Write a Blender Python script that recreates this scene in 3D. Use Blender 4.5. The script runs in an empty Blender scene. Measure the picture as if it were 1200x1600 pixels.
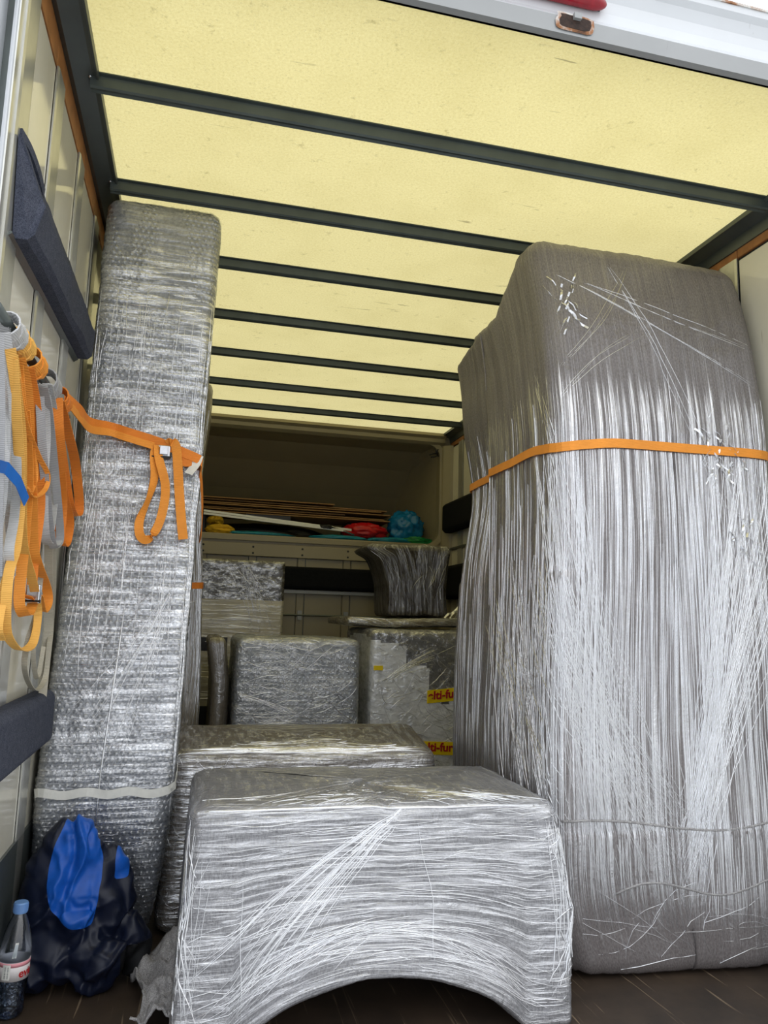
import bpy, bmesh, math, random
from mathutils import Vector, Matrix, noise
random.seed(7)
C = bpy.context.scene.collection
S = bpy.context.scene
PI = math.pi

# ------------------------------------------------------------------ camera
cam = bpy.data.cameras.new('camera'); co = bpy.data.objects.new('camera', cam); C.objects.link(co)
def nv(v): return Vector(v).normalized()
_d = nv((-297, 165, 1189)); _r = nv((4934, 313, 1189)); _r = nv(_r - _d * _r.dot(_d)); _u = _r.cross(_d)
if _u[1] > 0: _u = -_u
# rows of the world matrix: truck width, truck length, up; columns: camera right, camera up, camera back
co.matrix_world = Matrix(((_r[0], -_r[1], -_r[2], 0), (_d[0], -_d[1], -_d[2], 0), (_u[0], -_u[1], -_u[2], 0.88), (0, 0, 0, 1)))
cam.sensor_fit = 'HORIZONTAL'; cam.sensor_width = 36; cam.lens = 36 * 1189 / 1200; cam.clip_start = 0.05
S.camera = co
# ------------------------------------------------------------------ world: bright overcast sky
w = bpy.data.worlds.new('overcast_sky'); S.world = w; w.use_nodes = True
nt = w.node_tree; nt.nodes.clear()
out = nt.nodes.new('ShaderNodeOutputWorld'); bg = nt.nodes.new('ShaderNodeBackground')
tc = nt.nodes.new('ShaderNodeTexCoord'); nz = nt.nodes.new('ShaderNodeTexNoise'); nz.inputs['Scale'].default_value = 1.6
rp = nt.nodes.new('ShaderNodeValToRGB'); rp.color_ramp.elements[0].color = (.80, .86, .95, 1); rp.color_ramp.elements[1].color = (1, 1, 1, 1)
rp.color_ramp.elements[0].position = .3; rp.color_ramp.elements[1].position = .65
nt.links.new(tc.outputs['Generated'], nz.inputs['Vector']); nt.links.new(nz.outputs['Fac'], rp.inputs[0])
sx_ = nt.nodes.new('ShaderNodeSeparateXYZ'); nt.links.new(tc.outputs['Generated'], sx_.inputs[0])
mr = nt.nodes.new('ShaderNodeMapRange'); mr.inputs['From Min'].default_value = 0; mr.inputs['From Max'].default_value = 1
mr.inputs['To Min'].default_value = .60; mr.inputs['To Max'].default_value = 1.12      # overcast sky: brighter overhead than at the horizon
nt.links.new(sx_.outputs['Z'], mr.inputs['Value'])
mx = nt.nodes.new('ShaderNodeMixRGB'); mx.blend_type = 'MULTIPLY'; mx.inputs[0].default_value = 1
nt.links.new(rp.outputs[0], mx.inputs[1]); nt.links.new(mr.outputs[0], mx.inputs[2]); nt.links.new(mx.outputs[0], bg.inputs['Color']); nt.links.new(bg.outputs[0], out.inputs[0])
bg.inputs['Strength'].default_value = 2.15
# ------------------------------------------------------------------ exposure
S.view_settings.view_transform = 'Standard'; S.view_settings.look = 'None'
S.view_settings.exposure = 0.1; S.view_settings.gamma = 1; S.view_settings.use_curve_mapping = False
try:
    S.cycles.max_bounces = 8; S.cycles.diffuse_bounces = 5; S.cycles.transparent_max_bounces = 12; S.cycles.sample_clamp_indirect = 6
except Exception: pass

# ================================================================== helpers
def lin(c): return tuple((x / 255 / 12.92) if x / 255 <= .04045 else ((x / 255 + .055) / 1.055) ** 2.4 for x in c) + (1,)
class N:
    def __init__(s, name):
        s.m = bpy.data.materials.new(name); s.m.use_nodes = True; s.t = s.m.node_tree; s.t.nodes.clear()
        s.out = s.n('OutputMaterial')
    def n(s, typ, **k):
        o = s.t.nodes.new('ShaderNode' + typ)
        for a, b in k.items(): setattr(o, a, b)
        return o
    def l(s, a, b): s.t.links.new(a, b)
    def coord(s, kind='Object', scale=(1, 1, 1), rot=(0, 0, 0)):
        t = s.n('TexCoord'); m = s.n('Mapping'); m.inputs['Scale'].default_value = scale; m.inputs['Rotation'].default_value = rot
        s.l(t.outputs[kind], m.inputs[0]); return m.outputs[0]
    def noise(s, vec, scale=1, detail=4, rough=.55, dist=0):
        t = s.n('TexNoise'); t.inputs['Scale'].default_value = scale; t.inputs['Detail'].default_value = detail
        t.inputs['Roughness'].default_value = rough; t.inputs['Distortion'].default_value = dist
        s.l(vec, t.inputs['Vector']); return t.outputs['Fac']
    def ramp(s, fac, *st):
        r = s.n('ValToRGB'); e = r.color_ramp.elements
        while len(e) < len(st): e.new(.5)
        for x, (p, c) in zip(e, st):
            x.position = p; x.color = c if len(c) == 4 else (*c, 1)
        s.l(fac, r.inputs[0]); return r.outputs[0]
    def mix(s, fac, a, b, blend='MIX'):
        m = s.n('MixRGB', blend_type=blend)
        for v, i in ((fac, 0), (a, 1), (b, 2)):
            if hasattr(v, 'links'): s.l(v, m.inputs[i])
            else: m.inputs[i].default_value = v
        return m.outputs[0]
    def bump(s, h, strength=.3, dist=.01, normal=None):
        b = s.n('Bump'); b.inputs['Strength'].default_value = strength; b.inputs['Distance'].default_value = dist
        s.l(h, b.inputs['Height'])
        if normal is not None: s.l(normal, b.inputs['Normal'])
        return b.outputs[0]
    def math(s, op, a, b=0.0):
        m = s.n('Math', operation=op)
        for v, i in ((a, 0), (b, 1)):
            if hasattr(v, 'links'): s.l(v, m.inputs[i])
            else: m.inputs[i].default_value = v
        return m.outputs[0]
    def pr(s, color, rough=.5, metal=0, normal=None, spec=.5, **k):
        p = s.n('BsdfPrincipled')
        for v, nm in ((color, 'Base Color'), (rough, 'Roughness'), (metal, 'Metallic'), (spec, 'Specular IOR Level')):
            if hasattr(v, 'links'): s.l(v, p.inputs[nm])
            else: p.inputs[nm].default_value = v
        for a, b in k.items(): p.inputs[a.replace('_', ' ')].default_value = b
        if normal is not None: s.l(normal, p.inputs['Normal'])
        return p.outputs[0]
    def end(s, sh): s.l(sh, s.out.inputs[0]); return s.m
    def mixsh(s, fac, a, b):
        m = s.n('MixShader')
        if hasattr(fac, 'links'): s.l(fac, m.inputs[0])
        else: m.inputs[0].default_value = fac
        s.l(a, m.inputs[1]); s.l(b, m.inputs[2]); return m.outputs[0]

def simple(name, rgb, rough=.5, metal=0, nscale=30, var=.12, bump=.05, spec=.5, bd=.002):
    a = N(name); v = a.coord('Object'); f = a.noise(v, nscale, 4)
    c = lin(rgb); lo = tuple(x * (1 - var) for x in c[:3]) + (1,); hi = tuple(min(1, x * (1 + var)) for x in c[:3]) + (1,)
    col = a.ramp(f, (.3, lo), (.7, hi))
    return a.end(a.pr(col, rough, metal, a.bump(f, bump, bd), spec))

def film(name, lo, hi, streak=(60, 1.5), fmin=.12, fmax=.5, milk=.25, rough=.14, bstr=.5, fibre=(260, 60), grain=900, rot=0.0, crinkle=14, tint=(.96, .97, 1, 1), top=None):
    """thick felt or card under clear stretch film: dull cloth below, glossy creased film on top"""
    a = N(name)
    uv = a.coord('UV'); vs = a.coord('UV', (streak[0], streak[1], 1), (0, 0, rot)); vf = a.coord('UV', (fibre[0], fibre[1], 1))
    st = a.noise(vs, 1, 5, .65, .15); st2 = a.noise(a.coord('UV', (streak[0] * 2.7, streak[1] * 1.6, 1), (0, 0, rot + .06)), 1, 3, .6)
    cr = a.noise(uv, crinkle, 5, .6, 1.2)
    fb = a.noise(vf, 1, 3, .7); big = a.noise(uv, 3, 3)
    col = a.ramp(fb, (.28, lin(lo)), (.72, lin(hi)))
    col = a.mix(a.ramp(big, (.3, (0, 0, 0)), (.75, (.35,) * 3)), col, tuple(x * .55 for x in lin(lo)[:3]) + (1,))
    mask = a.ramp(st, (.47, (0, 0, 0)), (.64, (1, 1, 1))); mask2 = a.ramp(st2, (.52, (0, 0, 0)), (.66, (1, 1, 1)))
    m = a.math('MAXIMUM', mask, mask2)
    if top:      # paints the sky reflection's upper limit into the streaks; film smoother above this height
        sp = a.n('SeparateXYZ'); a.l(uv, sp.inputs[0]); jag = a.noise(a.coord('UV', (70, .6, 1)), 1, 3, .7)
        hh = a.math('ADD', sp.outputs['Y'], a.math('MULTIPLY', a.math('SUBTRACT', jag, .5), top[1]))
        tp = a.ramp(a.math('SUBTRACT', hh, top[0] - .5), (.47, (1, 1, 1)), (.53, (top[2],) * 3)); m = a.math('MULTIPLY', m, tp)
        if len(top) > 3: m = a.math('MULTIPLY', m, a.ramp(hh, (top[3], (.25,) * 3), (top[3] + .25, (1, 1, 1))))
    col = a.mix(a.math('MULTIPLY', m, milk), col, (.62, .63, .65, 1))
    h = a.math('ADD', a.math('MULTIPLY', st, 1.0), a.math('ADD', a.math('MULTIPLY', st2, .5), a.math('MULTIPLY', cr, .9)))
    nb = a.bump(h, bstr, .012)
    base = a.pr(col, .9, 0, a.bump(fb, .35, .002), .2)
    g = a.n('BsdfGlossy'); g.inputs['Color'].default_value = tint; g.inputs['Roughness'].default_value = rough; a.l(nb, g.inputs['Normal'])
    lw = a.n('LayerWeight'); lw.inputs['Blend'].default_value = .25; a.l(nb, lw.inputs['Normal'])
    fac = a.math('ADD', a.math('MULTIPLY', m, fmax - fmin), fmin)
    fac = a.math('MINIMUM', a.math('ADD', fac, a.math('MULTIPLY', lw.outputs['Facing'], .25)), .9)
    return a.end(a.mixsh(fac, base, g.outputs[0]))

class MB:
    """collects shapes; build() links them as ONE mesh object"""
    def __init__(s): s.v = []; s.f = []; s.uv = None
    def add(s, vs, fs):
        o = len(s.v); s.v += [Vector(v) for v in vs]; s.f += [tuple(i + o for i in f) for f in fs]; return s
    def box(s, a, b, rot=None, piv=None):
        x0, y0, z0 = a; x1, y1, z1 = b
        vs = [Vector(p) for p in ((x0, y0, z0), (x1, y0, z0), (x1, y1, z0), (x0, y1, z0), (x0, y0, z1), (x1, y0, z1), (x1, y1, z1), (x0, y1, z1))]
        if rot is not None:
            c = Vector(piv) if piv else sum(vs, Vector()) / 8
            vs = [rot @ (v - c) + c for v in vs]
        return s.add(vs, [(0, 3, 2, 1), (4, 5, 6, 7), (0, 1, 5, 4), (1, 2, 6, 5), (2, 3, 7, 6), (3, 0, 4, 7)])
    def prism(s, prof, p0, p1, ax, ay):
        """profile (list of 2-D) swept straight from p0 to p1; ax, ay = directions of profile axes"""
        p0, p1, ax, ay = map(Vector, (p0, p1, ax, ay)); n = len(prof)
        vs = [p + ax * q[0] + ay * q[1] for p in (p0, p1) for q in prof]
        return s.add(vs, [tuple(range(n))[::-1], tuple(range(n, 2 * n))] + [(i, (i + 1) % n, n + (i + 1) % n, n + i) for i in range(n)])
    def tube(s, pts, r, seg=8):
        pts = [Vector(p) for p in pts]; n = len(pts); vs = []; up = Vector((0.03, .02, 1)).normalized()
        for i, p in enumerate(pts):
            t = (pts[min(i + 1, n - 1)] - pts[max(i - 1, 0)]).normalized()
            a = t.cross(up); a = a.normalized() if a.length > .05 else t.cross(Vector((1, 0, 0))).normalized(); b = t.cross(a)
            rr = r[i] if isinstance(r, (list, tuple)) else r
            vs += [p + (a * math.cos(2 * PI * k / seg) + b * math.sin(2 * PI * k / seg)) * rr for k in range(seg)]
        fs = [(i * seg + k, i * seg + (k + 1) % seg, (i + 1) * seg + (k + 1) % seg, (i + 1) * seg + k) for i in range(n - 1) for k in range(seg)]
        fs += [tuple(range(seg))[::-1], tuple(range((n - 1) * seg, n * seg))]
        return s.add(vs, fs)
    def lathe(s, c, prof, seg=32, tilt=None):
        c = Vector(c); vs = []
        for r, z in prof:
            for k in range(seg):
                p = Vector((r * math.cos(2 * PI * k / seg), r * math.sin(2 * PI * k / seg), z))
                if tilt is not None: p = tilt @ p
                vs.append(c + p)
        n = len(prof)
        fs = [(i * seg + k, i * seg + (k + 1) % seg, (i + 1) * seg + (k + 1) % seg, (i + 1) * seg + k) for i in range(n - 1) for k in range(seg)]
        fs += [tuple(range(seg))[::-1], tuple(range((n - 1) * seg, n * seg))]
        return s.add(vs, fs)
    def ribbon(s, pts, wd, w, th=.0016):
        pts = [Vector(p) for p in pts]; n = len(pts); vs = []
        for i, p in enumerate(pts):
            t = (pts[min(i + 1, n - 1)] - pts[max(i - 1, 0)]).normalized()
            d = Vector(wd[i] if isinstance(wd, list) else wd); d = (d - t * d.dot(t))
            d = d.normalized() if d.length > 1e-4 else Vector((1, 0, 0)); nn = t.cross(d)
            a = d * w / 2; b = nn * th / 2
            vs += [p - a - b, p + a - b, p + a + b, p - a + b]
        fs = [(i * 4 + k, i * 4 + (k + 1) % 4, i * 4 + 4 + (k + 1) % 4, i * 4 + 4 + k) for i in range(n - 1) for k in range(4)]
        fs += [(3, 2, 1, 0), (4 * n - 4, 4 * n - 3, 4 * n - 2, 4 * n - 1)]
        return s.add(vs, fs)
    def build(s, name, mat, parent=None, origin=None, smooth=False):
        if parent is not None: o = Vector(ORG[parent.name])
        elif origin is not None: o = Vector(origin)
        else:
            o = Vector(((min(v.x for v in s.v) + max(v.x for v in s.v)) / 2, (min(v.y for v in s.v) + max(v.y for v in s.v)) / 2, min(v.z for v in s.v)))
        me = bpy.data.meshes.new(name); me.from_pydata([v - o for v in s.v], [], s.f)
        if s.uv is not None:
            l = me.uv_layers.new(name='UVMap'); buf = []
            for p in me.polygons:
                for vi in p.vertices: buf += list(s.uv[vi])
            l.data.foreach_set('uv', buf)
        me.materials.append(mat); me.update()
        bm = bmesh.new(); bm.from_mesh(me); bmesh.ops.recalc_face_normals(bm, faces=bm.faces); bm.to_mesh(me); bm.free()
        if smooth: me.polygons.foreach_set('use_smooth', [True] * len(me.polygons))
        ob = bpy.data.objects.new(name, me); C.objects.link(ob)
        if parent is not None: ob.parent = parent
        else: ob.location = o
        ORG[ob.name] = o
        return ob
ORG = {}
def tag(o, label, cat, group=None, kind=None):
    o['label'] = label; o['category'] = cat
    if group: o['group'] = group
    if kind: o['kind'] = kind
    return o
def thing(name, loc, label, cat, group=None):
    o = bpy.data.objects.new(name, None); C.objects.link(o); o.location = loc; o.empty_display_size = .1; ORG[o.name] = Vector(loc)
    return tag(o, label, cat, group)
def struct(o): o['kind'] = 'structure'; return o
def copypart(src, parent, delta=(0, 0, 0)):
    c = src.copy(); C.objects.link(c); c.parent = parent; c.location = src.location + Vector(delta)
    ORG[c.name] = ORG[src.name]; return c
def crom(P, n=8):
    P = [Vector(p) for p in P]; Q = [P[0] * 2 - P[1]] + P + [P[-1] * 2 - P[-2]]; r = []
    for i in range(1, len(Q) - 2):
        for k in range(n):
            t = k / n; a, b, c, d = Q[i - 1:i + 3]
            r.append(.5 * ((2 * b) + (c - a) * t + (2 * a - 5 * b + 4 * c - d) * t * t + (3 * b - a - 3 * c + d) * t ** 3))
    r.append(P[-1]); return r
def bevel(o, w, seg=2):
    m = o.modifiers.new('bevel', 'BEVEL'); m.width = w; m.segments = seg; m.limit_method = 'ANGLE'; return o
def nz3(x, y, z=0): return noise.noise(Vector((x, y, z)))
def rid(x, y, z=0): return 1 - 2 * abs(noise.noise(Vector((x, y, z))))

class Body:
    """rounded box (size sx, sy, sz, radius r) standing at loc, bent by warp(p), creased by disp(u, v)"""
    def __init__(s, sx, sy, sz, r, loc, warp=None, disp=None, rb=None):
        s.sx, s.sy, s.sz, s.r, s.loc, s.warp, s.disp = sx, sy, sz, r, Vector(loc), warp, disp
        s.rb = r if rb is None else rb; s.P = 2 * (sx + sy); s.m = min(sx, sy) / 2
        s.uf = sy; s.ur = sy + sx       # u where the front face starts, where the right face starts
    def flat(s, u, v):
        sx, sy, sz, r = s.sx, s.sy, s.sz, s.r; u %= s.P; hx, hy = sx / 2, sy / 2
        if u < sy: x, y = -hx, hy - u
        elif u < sy + sx: x, y = -hx + (u - sy), -hy
        elif u < 2 * sy + sx: x, y = hx, -hy + (u - sy - sx)
        else: x, y = hx - (u - 2 * sy - sx), hy
        if v > sz: t = min(1, (v - sz) / s.m); x *= 1 - t; y *= 1 - t; z = sz
        elif v < 0: t = min(1, -v / s.m); x *= 1 - t; y *= 1 - t; z = 0
        else: z = v
        rr = r if z > sz * .5 else s.rb
        c = Vector((max(-hx + rr, min(hx - rr, x)), max(-hy + rr, min(hy - rr, y)), max(rr, min(sz - rr, z))))
        d = Vector((x, y, z)) - c
        p = c + d.normalized() * rr if d.length > 1e-9 else Vector((x, y, z))
        if s.warp: p = s.warp(p)
        return p + s.loc
    def normal(s, u, v):
        e = .006
        a = s.flat(u + e, v) - s.flat(u - e, v); b = s.flat(u, v + e) - s.flat(u, v - e)
        n = a.cross(b)
        return n.normalized() if n.length > 1e-12 else Vector((0, 0, 1))
    def at(s, u, v, lift=0):
        n = s.normal(u, v); p = s.flat(u, v)
        return p + n * (lift + (s.disp(u, v) if s.disp else 0))
    def mesh(s, name, mat, parent, step=.014, split=None):
        nu = int(s.P / step); nvv = int(s.sz / step); ntp = max(6, int(s.m / step / 1.5))
        V = [-s.m * .98 * (1 - k / 3) for k in range(3)] + [s.sz * k / nvv for k in range(nvv)] + [s.sz + s.m * .995 * k / ntp for k in range(ntp + 1)]
        mb = MB(); mb.uv = []
        for v in V:
            for i in range(nu + 1):
                u = s.P * i / nu; mb.v.append(s.at(u, v)); mb.uv.append((u, v))
        W = nu + 1
        mb.f = [(j * W + i, j * W + i + 1, (j + 1) * W + i + 1, (j + 1) * W + i) for j in range(len(V) - 1) for i in range(nu)]
        if split is None: return mb.build(name, mat, parent, smooth=True)
        # split(u, v) -> key of a dict of (name, material): each region becomes a part of its own
        reg = {}
        for f in mb.f:
            u = sum(mb.uv[i][0] for i in f) / 4; v = sum(mb.uv[i][1] for i in f) / 4
            reg.setdefault(split(u, v), []).append(f)
        res = {}
        for k, fs in reg.items():
            used = sorted({i for f in fs for i in f}); mp = {a: b for b, a in enumerate(used)}
            q = MB(); q.v = [mb.v[i] for i in used]; q.uv = [mb.uv[i] for i in used]; q.f = [tuple(mp[i] for i in f) for f in fs]
            res[k] = q.build(name[k][0], name[k][1], parent, smooth=True)
        return res
    def strands(s, lines, parent, mat, name='film_crease', n=14):
        """each line: ((u0, v0), (u1, v1), width, bow): a raised crease of stretched film lying on the surface"""
        mb = MB()
        for (a, b, wd, bow) in lines:
            du, dv = b[0] - a[0], b[1] - a[1]; L = math.hypot(du, dv) or 1; pu, pv = -dv / L, du / L
            k = max(4, int(n * min(1.5, L / .5))); pts = []; o = len(mb.v)
            ph = random.random() * 9
            for i in range(k + 1):
                t = i / k; bb = bow * 4 * t * (1 - t) + .0015 * math.sin(ph + t * 11)
                u, v = a[0] + du * t + pu * bb, a[1] + dv * t + pv * bb
                taper = min(1, 6 * t, 6 * (1 - t)) * .9 + .1
                nn = s.normal(u, v); p = s.at(u, v, .0006); q = s.at(u + pu * .004, v + pv * .004, .0006) - p
                sd = q.normalized() if q.length > 1e-9 else Vector((1, 0, 0)); hw = wd * taper / 2
                mb.v += [p - sd * hw - nn * .0008, p - sd * hw * .5 + nn * hw * .55, p + sd * hw * .5 + nn * hw * .55, p + sd * hw - nn * .0008]
            mb.f += [(o + 4 * i + j, o + 4 * i + j + 1, o + 4 * i + 5 + j, o + 4 * i + 4 + j) for i in range(k) for j in range(3)]
        ob = mb.build(name, mat, parent, smooth=True); ob['kind'] = 'stuff'; return ob

# ================================================================== materials
M = {}
a = N('roof_fibreglass')    # translucent skin, daylight comes through it
v = a.coord('Object'); f = a.noise(v, 130, 5, .8); g = a.noise(v, 3.5, 4); sp = a.noise(v, 19, 6, .75)
col = a.ramp(f, (.3, lin((222, 206, 140))), (.7, lin((240, 228, 168))))
col = a.mix(a.ramp(g, (.45, (0, 0, 0)), (.8, (.30,) * 3)), col, lin((196, 180, 112)))
col = a.mix(a.ramp(sp, (.60, (0, 0, 0)), (.74, (.55,) * 3)), col, lin((130, 112, 62)))
fg = a.noise(v, 160, 3, .8); col = a.mix(a.ramp(fg, (.56, (0, 0, 0)), (.72, (.38,) * 3)), col, lin((150, 130, 84)))
wv = a.coord('Object', (3, 34, 1), (0, 0, .5)); sc = a.noise(wv, 1, 2, .5, 2.0)
col = a.mix(a.math('MULTIPLY', a.ramp(sc, (.70, (0, 0, 0)), (.735, (.6,) * 3)), a.ramp(a.noise(v, 2.3, 2), (.5, (0, 0, 0)), (.6, (1, 1, 1)))), col, lin((110, 98, 66)))
tr = a.n('BsdfTranslucent'); a.l(col, tr.inputs[0]); df = a.n('BsdfDiffuse'); a.l(col, df.inputs[0])
wv2 = a.coord('Object', (30, 4, 1), (0, 0, .4)); sc2 = a.noise(wv2, 1, 2, .5, 1.5)
M['roof'] = a.end(a.mixsh(.55, tr.outputs[0], df.outputs[0]))
M['steel'] = simple('dark_galvanised_steel', (88, 94, 92), .35, .55, 8, .12, .05)
M['beam'] = simple('dark_beam_steel', (70, 78, 76), .4, .35, 10, .15, .05)
def scuffed(name, rgb, rough, dark=(120, 112, 92), var=.1):
    a = N(name); v = a.coord('Object'); g = a.noise(v, 4, 5, .6); sc = a.noise(a.coord('Object', (9, 9, 2.5), (.4, .2, .3)), 1.6, 3, .5, 2.5); sp = a.noise(v, 40, 4, .8)
    c = lin(rgb); col = a.ramp(g, (.3, tuple(x * (1 - var) for x in c[:3])), (.7, c))
    col = a.mix(a.ramp(sc, (.72, (0, 0, 0)), (.745, (.4,) * 3)), col, lin(dark)); col = a.mix(a.ramp(sp, (.73, (0, 0, 0)), (.76, (.7,) * 3)), col, lin((60, 50, 38)))
    return a.end(a.pr(col, rough, 0, a.bump(g, .06, .01), .6))
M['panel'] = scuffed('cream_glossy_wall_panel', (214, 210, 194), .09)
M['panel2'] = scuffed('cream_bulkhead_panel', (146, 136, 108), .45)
M['alu'] = simple('brushed_aluminium', (196, 196, 190), .28, .7, 14, .1, .05)
M['white_paint'] = scuffed('white_painted_metal', (206, 209, 212), .22, (120, 110, 100), .06)
M['grey_paint'] = scuffed('light_grey_scuffed_metal', (150, 152, 152), .35, (90, 80, 74), .14)
a = N('rusty_lip'); v = a.coord('Object'); g = a.noise(v, 14, 5, .7)
M['rust'] = a.end(a.pr(a.ramp(g, (.42, lin((205, 205, 200))), (.56, lin((150, 100, 60))), (.7, lin((74, 48, 34)))), .6, .2, a.bump(g, .4, .003)))
M['rust_dark'] = simple('rusted_hole_steel', (52, 36, 28), .8, .2, 120, .5, .5)
M['wood'] = simple('orange_pine_batten', (158, 106, 60), .5, 0, 26, .2, .1)
a = N('scratched_plywood_floor'); v = a.coord('Object'); g = a.noise(v, 5, 5, .65)
col = a.ramp(g, (.3, lin((42, 34, 28))), (.7, lin((70, 57, 45)))); h = None
for k, rt in enumerate((.5, -.35, 1.2, 2.0)):
    s1 = a.noise(a.coord('Object', (60, 2.2, 1), (0, 0, rt)), 1, 2, .5, .8)
    col = a.mix(a.ramp(s1, (.69, (0, 0, 0)), (.74, (.55,) * 3)), col, lin((150, 130, 106)))
M['floor'] = a.end(a.pr(col, .55, 0, a.bump(g, .2, .004)))
def felt(name, lo, hi):
    a = N(name); v = a.coord('Object'); f = a.noise(v, 420, 3, .8); g = a.noise(v, 60, 3)
    c = a.ramp(f, (.32, lin(lo)), (.7, lin(hi))); c = a.mix(a.ramp(g, (.4, (0, 0, 0)), (.7, (.35,) * 3)), c, lin(lo))
    return a.end(a.pr(c, .95, 0, a.bump(f, .6, .003), .1))
M['felt_blue'] = felt('blue_grey_felt', (44, 48, 60), (96, 100, 114))
M['felt_black'] = felt('black_felt', (14, 15, 17), (34, 35, 38))
M['felt_grey'] = felt('grey_moving_blanket', (96, 94, 95), (205, 203, 202))
M['concrete'] = simple('light_concrete_yard', (186, 186, 184), .8, 0, 3, .12, .1)
M['chrome'] = simple('zinc_steel', (190, 192, 195), .2, .95, 60, .1, .05)
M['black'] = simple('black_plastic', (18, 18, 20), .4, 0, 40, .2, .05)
M['red_lens'] = simple('red_marker_lens', (140, 12, 30), .12, 0, 60, .15, .1)
M['card'] = simple('brown_cardboard', (146, 112, 72), .85, 0, 60, .15, .1)
M['white_rail'] = simple('white_curtain_rail', (225, 225, 222), .3, 0, 30, .05, .02)
def plastic(name, rgb, rough=.3):
    a = N(name); v = a.coord('Object'); f = a.noise(v, 22, 5, .6, .6); c = lin(rgb)
    col = a.ramp(f, (.3, tuple(x * .75 for x in c[:3])), (.7, c))
    return a.end(a.pr(col, rough, 0, a.bump(f, .5, .006), .5))
M['teal'] = plastic('teal_plastic_sheet', (20, 140, 165)); M['bluebag'] = plastic('blue_plastic_bag', (20, 120, 175), .2)
M['redbag'] = plastic('red_plastic_bag', (200, 22, 30)); M['greenbag'] = plastic('green_plastic_bag', (20, 140, 70)); M['yellowbag'] = plastic('yellow_cloth', (215, 170, 30), .7)
def webbing(name, rgb):
    a = N(name); v = a.coord('Object'); wv = a.n('TexWave'); wv.inputs['Scale'].default_value = 95; wv.inputs['Distortion'].default_value = .4; wv.bands_direction = 'Z'; a.l(v, wv.inputs['Vector'])
    g = a.noise(v, 12, 4); c = lin(rgb); col = a.ramp(g, (.3, tuple(x * .8 for x in c[:3])), (.7, c))
    col = a.mix(a.ramp(wv.outputs['Fac'], (.1, (.22,) * 3), (.5, (0,) * 3)), col, tuple(x * .5 for x in c[:3]) + (1,))
    return a.end(a.pr(col, .6, 0, a.bump(wv.outputs['Fac'], .5, .0012), .3))
M['orange'] = webbing('orange_webbing', (246, 158, 62)); M['orange2'] = webbing('deep_orange_webbing', (238, 138, 50)); M['amber'] = webbing('faded_amber_webbing', (242, 184, 92))
M['greyweb'] = webbing('pale_grey_webbing', (196, 196, 196)); M['greyweb2'] = webbing('grey_webbing', (170, 170, 172)); M['beigeweb'] = webbing('beige_webbing', (178, 172, 156))
M['blue_label'] = simple('blue_label_plastic', (34, 104, 186), .35); M['white_label'] = simple('white_sewn_label', (226, 226, 220), .7)
M['yellow_tape'] = simple('yellow_tape', (240, 208, 30), .25, 0, 20, .06); M['red_ink'] = simple('red_ink', (176, 30, 34), .4)
M['white_tape'] = simple('white_foam_band', (214, 214, 208), .5, 0, 30, .08)
def cloth(name, rgb, rough=.42, sheen=.2):
    a = N(name); v = a.coord('Object'); f = a.noise(v, 30, 4); fine = a.noise(v, 700, 2)
    c = lin(rgb); col = a.ramp(f, (.3, tuple(x * .7 for x in c[:3])), (.7, c))
    return a.end(a.pr(col, rough, 0, a.bump(fine, .1, .0005), .32))
M['navy'] = cloth('navy_jacket_cloth', (18, 25, 46)); M['royal'] = cloth('royal_blue_jacket_panel', (22, 88, 184), .4); M['blackcloth'] = cloth('black_jacket_cloth', (12, 13, 16), .7)
# clear film creases: reflect the daylight at the open back, otherwise see-through
a = N('stretch_film_crease'); g = a.n('BsdfGlossy'); g.inputs['Roughness'].default_value = .16; g.inputs['Color'].default_value = (.97, .98, 1, 1)
t = a.n('BsdfTransparent'); t.inputs[0].default_value = (.95, .95, .96, 1); d = a.n('BsdfDiffuse'); d.inputs[0].default_value = (.8, .8, .82, 1)
m1 = a.mixsh(.10, g.outputs[0], d.outputs[0]); M['crease'] = a.end(a.mixsh(.58, t.outputs[0], m1))
# bottle plastic
a = N('clear_bottle_plastic'); g = a.n('BsdfGlossy'); g.inputs['Roughness'].default_value = .06; t = a.n('BsdfTransparent'); t.inputs[0].default_value = (.80, .86, .93, 1)
fr = a.n('Fresnel'); fr.inputs[0].default_value = 1.5; fb = a.math('ADD', a.math('MULTIPLY', fr.outputs[0], 1.2), .05)
M['bottle'] = a.end(a.mixsh(fb, t.outputs[0], g.outputs[0]))
M['cap'] = simple('pale_blue_bottle_cap', (112, 152, 206), .35, 0, 40, .05)
a = N('water'); g = a.n('BsdfGlossy'); g.inputs['Roughness'].default_value = .05; t = a.n('BsdfTransparent'); t.inputs[0].default_value = (.72, .80, .92, 1)
nb = a.bump(a.noise(a.coord('Object', (1, 1, 1)), 60, 2, .5, 1.5), 1, .01); a.l(nb, g.inputs['Normal']); M['water'] = a.end(a.mixsh(.22, t.outputs[0], g.outputs[0]))
M['label'] = simple('white_bottle_label', (228, 222, 222), .4, 0, 20, .04); M['pink'] = simple('pink_label_band', (226, 150, 160), .4, 0, 20, .05); M['grey_ink'] = simple('grey_ink', (96, 98, 104), .5)

# ================================================================== the setting
Z = 2.20
XL, XR, Y0, Y1 = -.38, 1.685, 1.42, 4.99
# ---- ground outside and truck floor
m = MB().box((-14, -16, -.98), (14, 14, -.93)); g = struct(m.build('ground', M['concrete']))
fl = struct(MB().box((XL - .1, Y0 - .06, -.06), (XR + .1, Y1, 0)).build('floor', M['floor']))
m = MB()
for y in (1.44, 5.0): m.box((-.2, y, -.93), (0, y + .12, -.06)); m.box((1.3, y, -.93), (1.5, y + .12, -.06))
m.build('floor_joist', M['steel'], fl)
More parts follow.
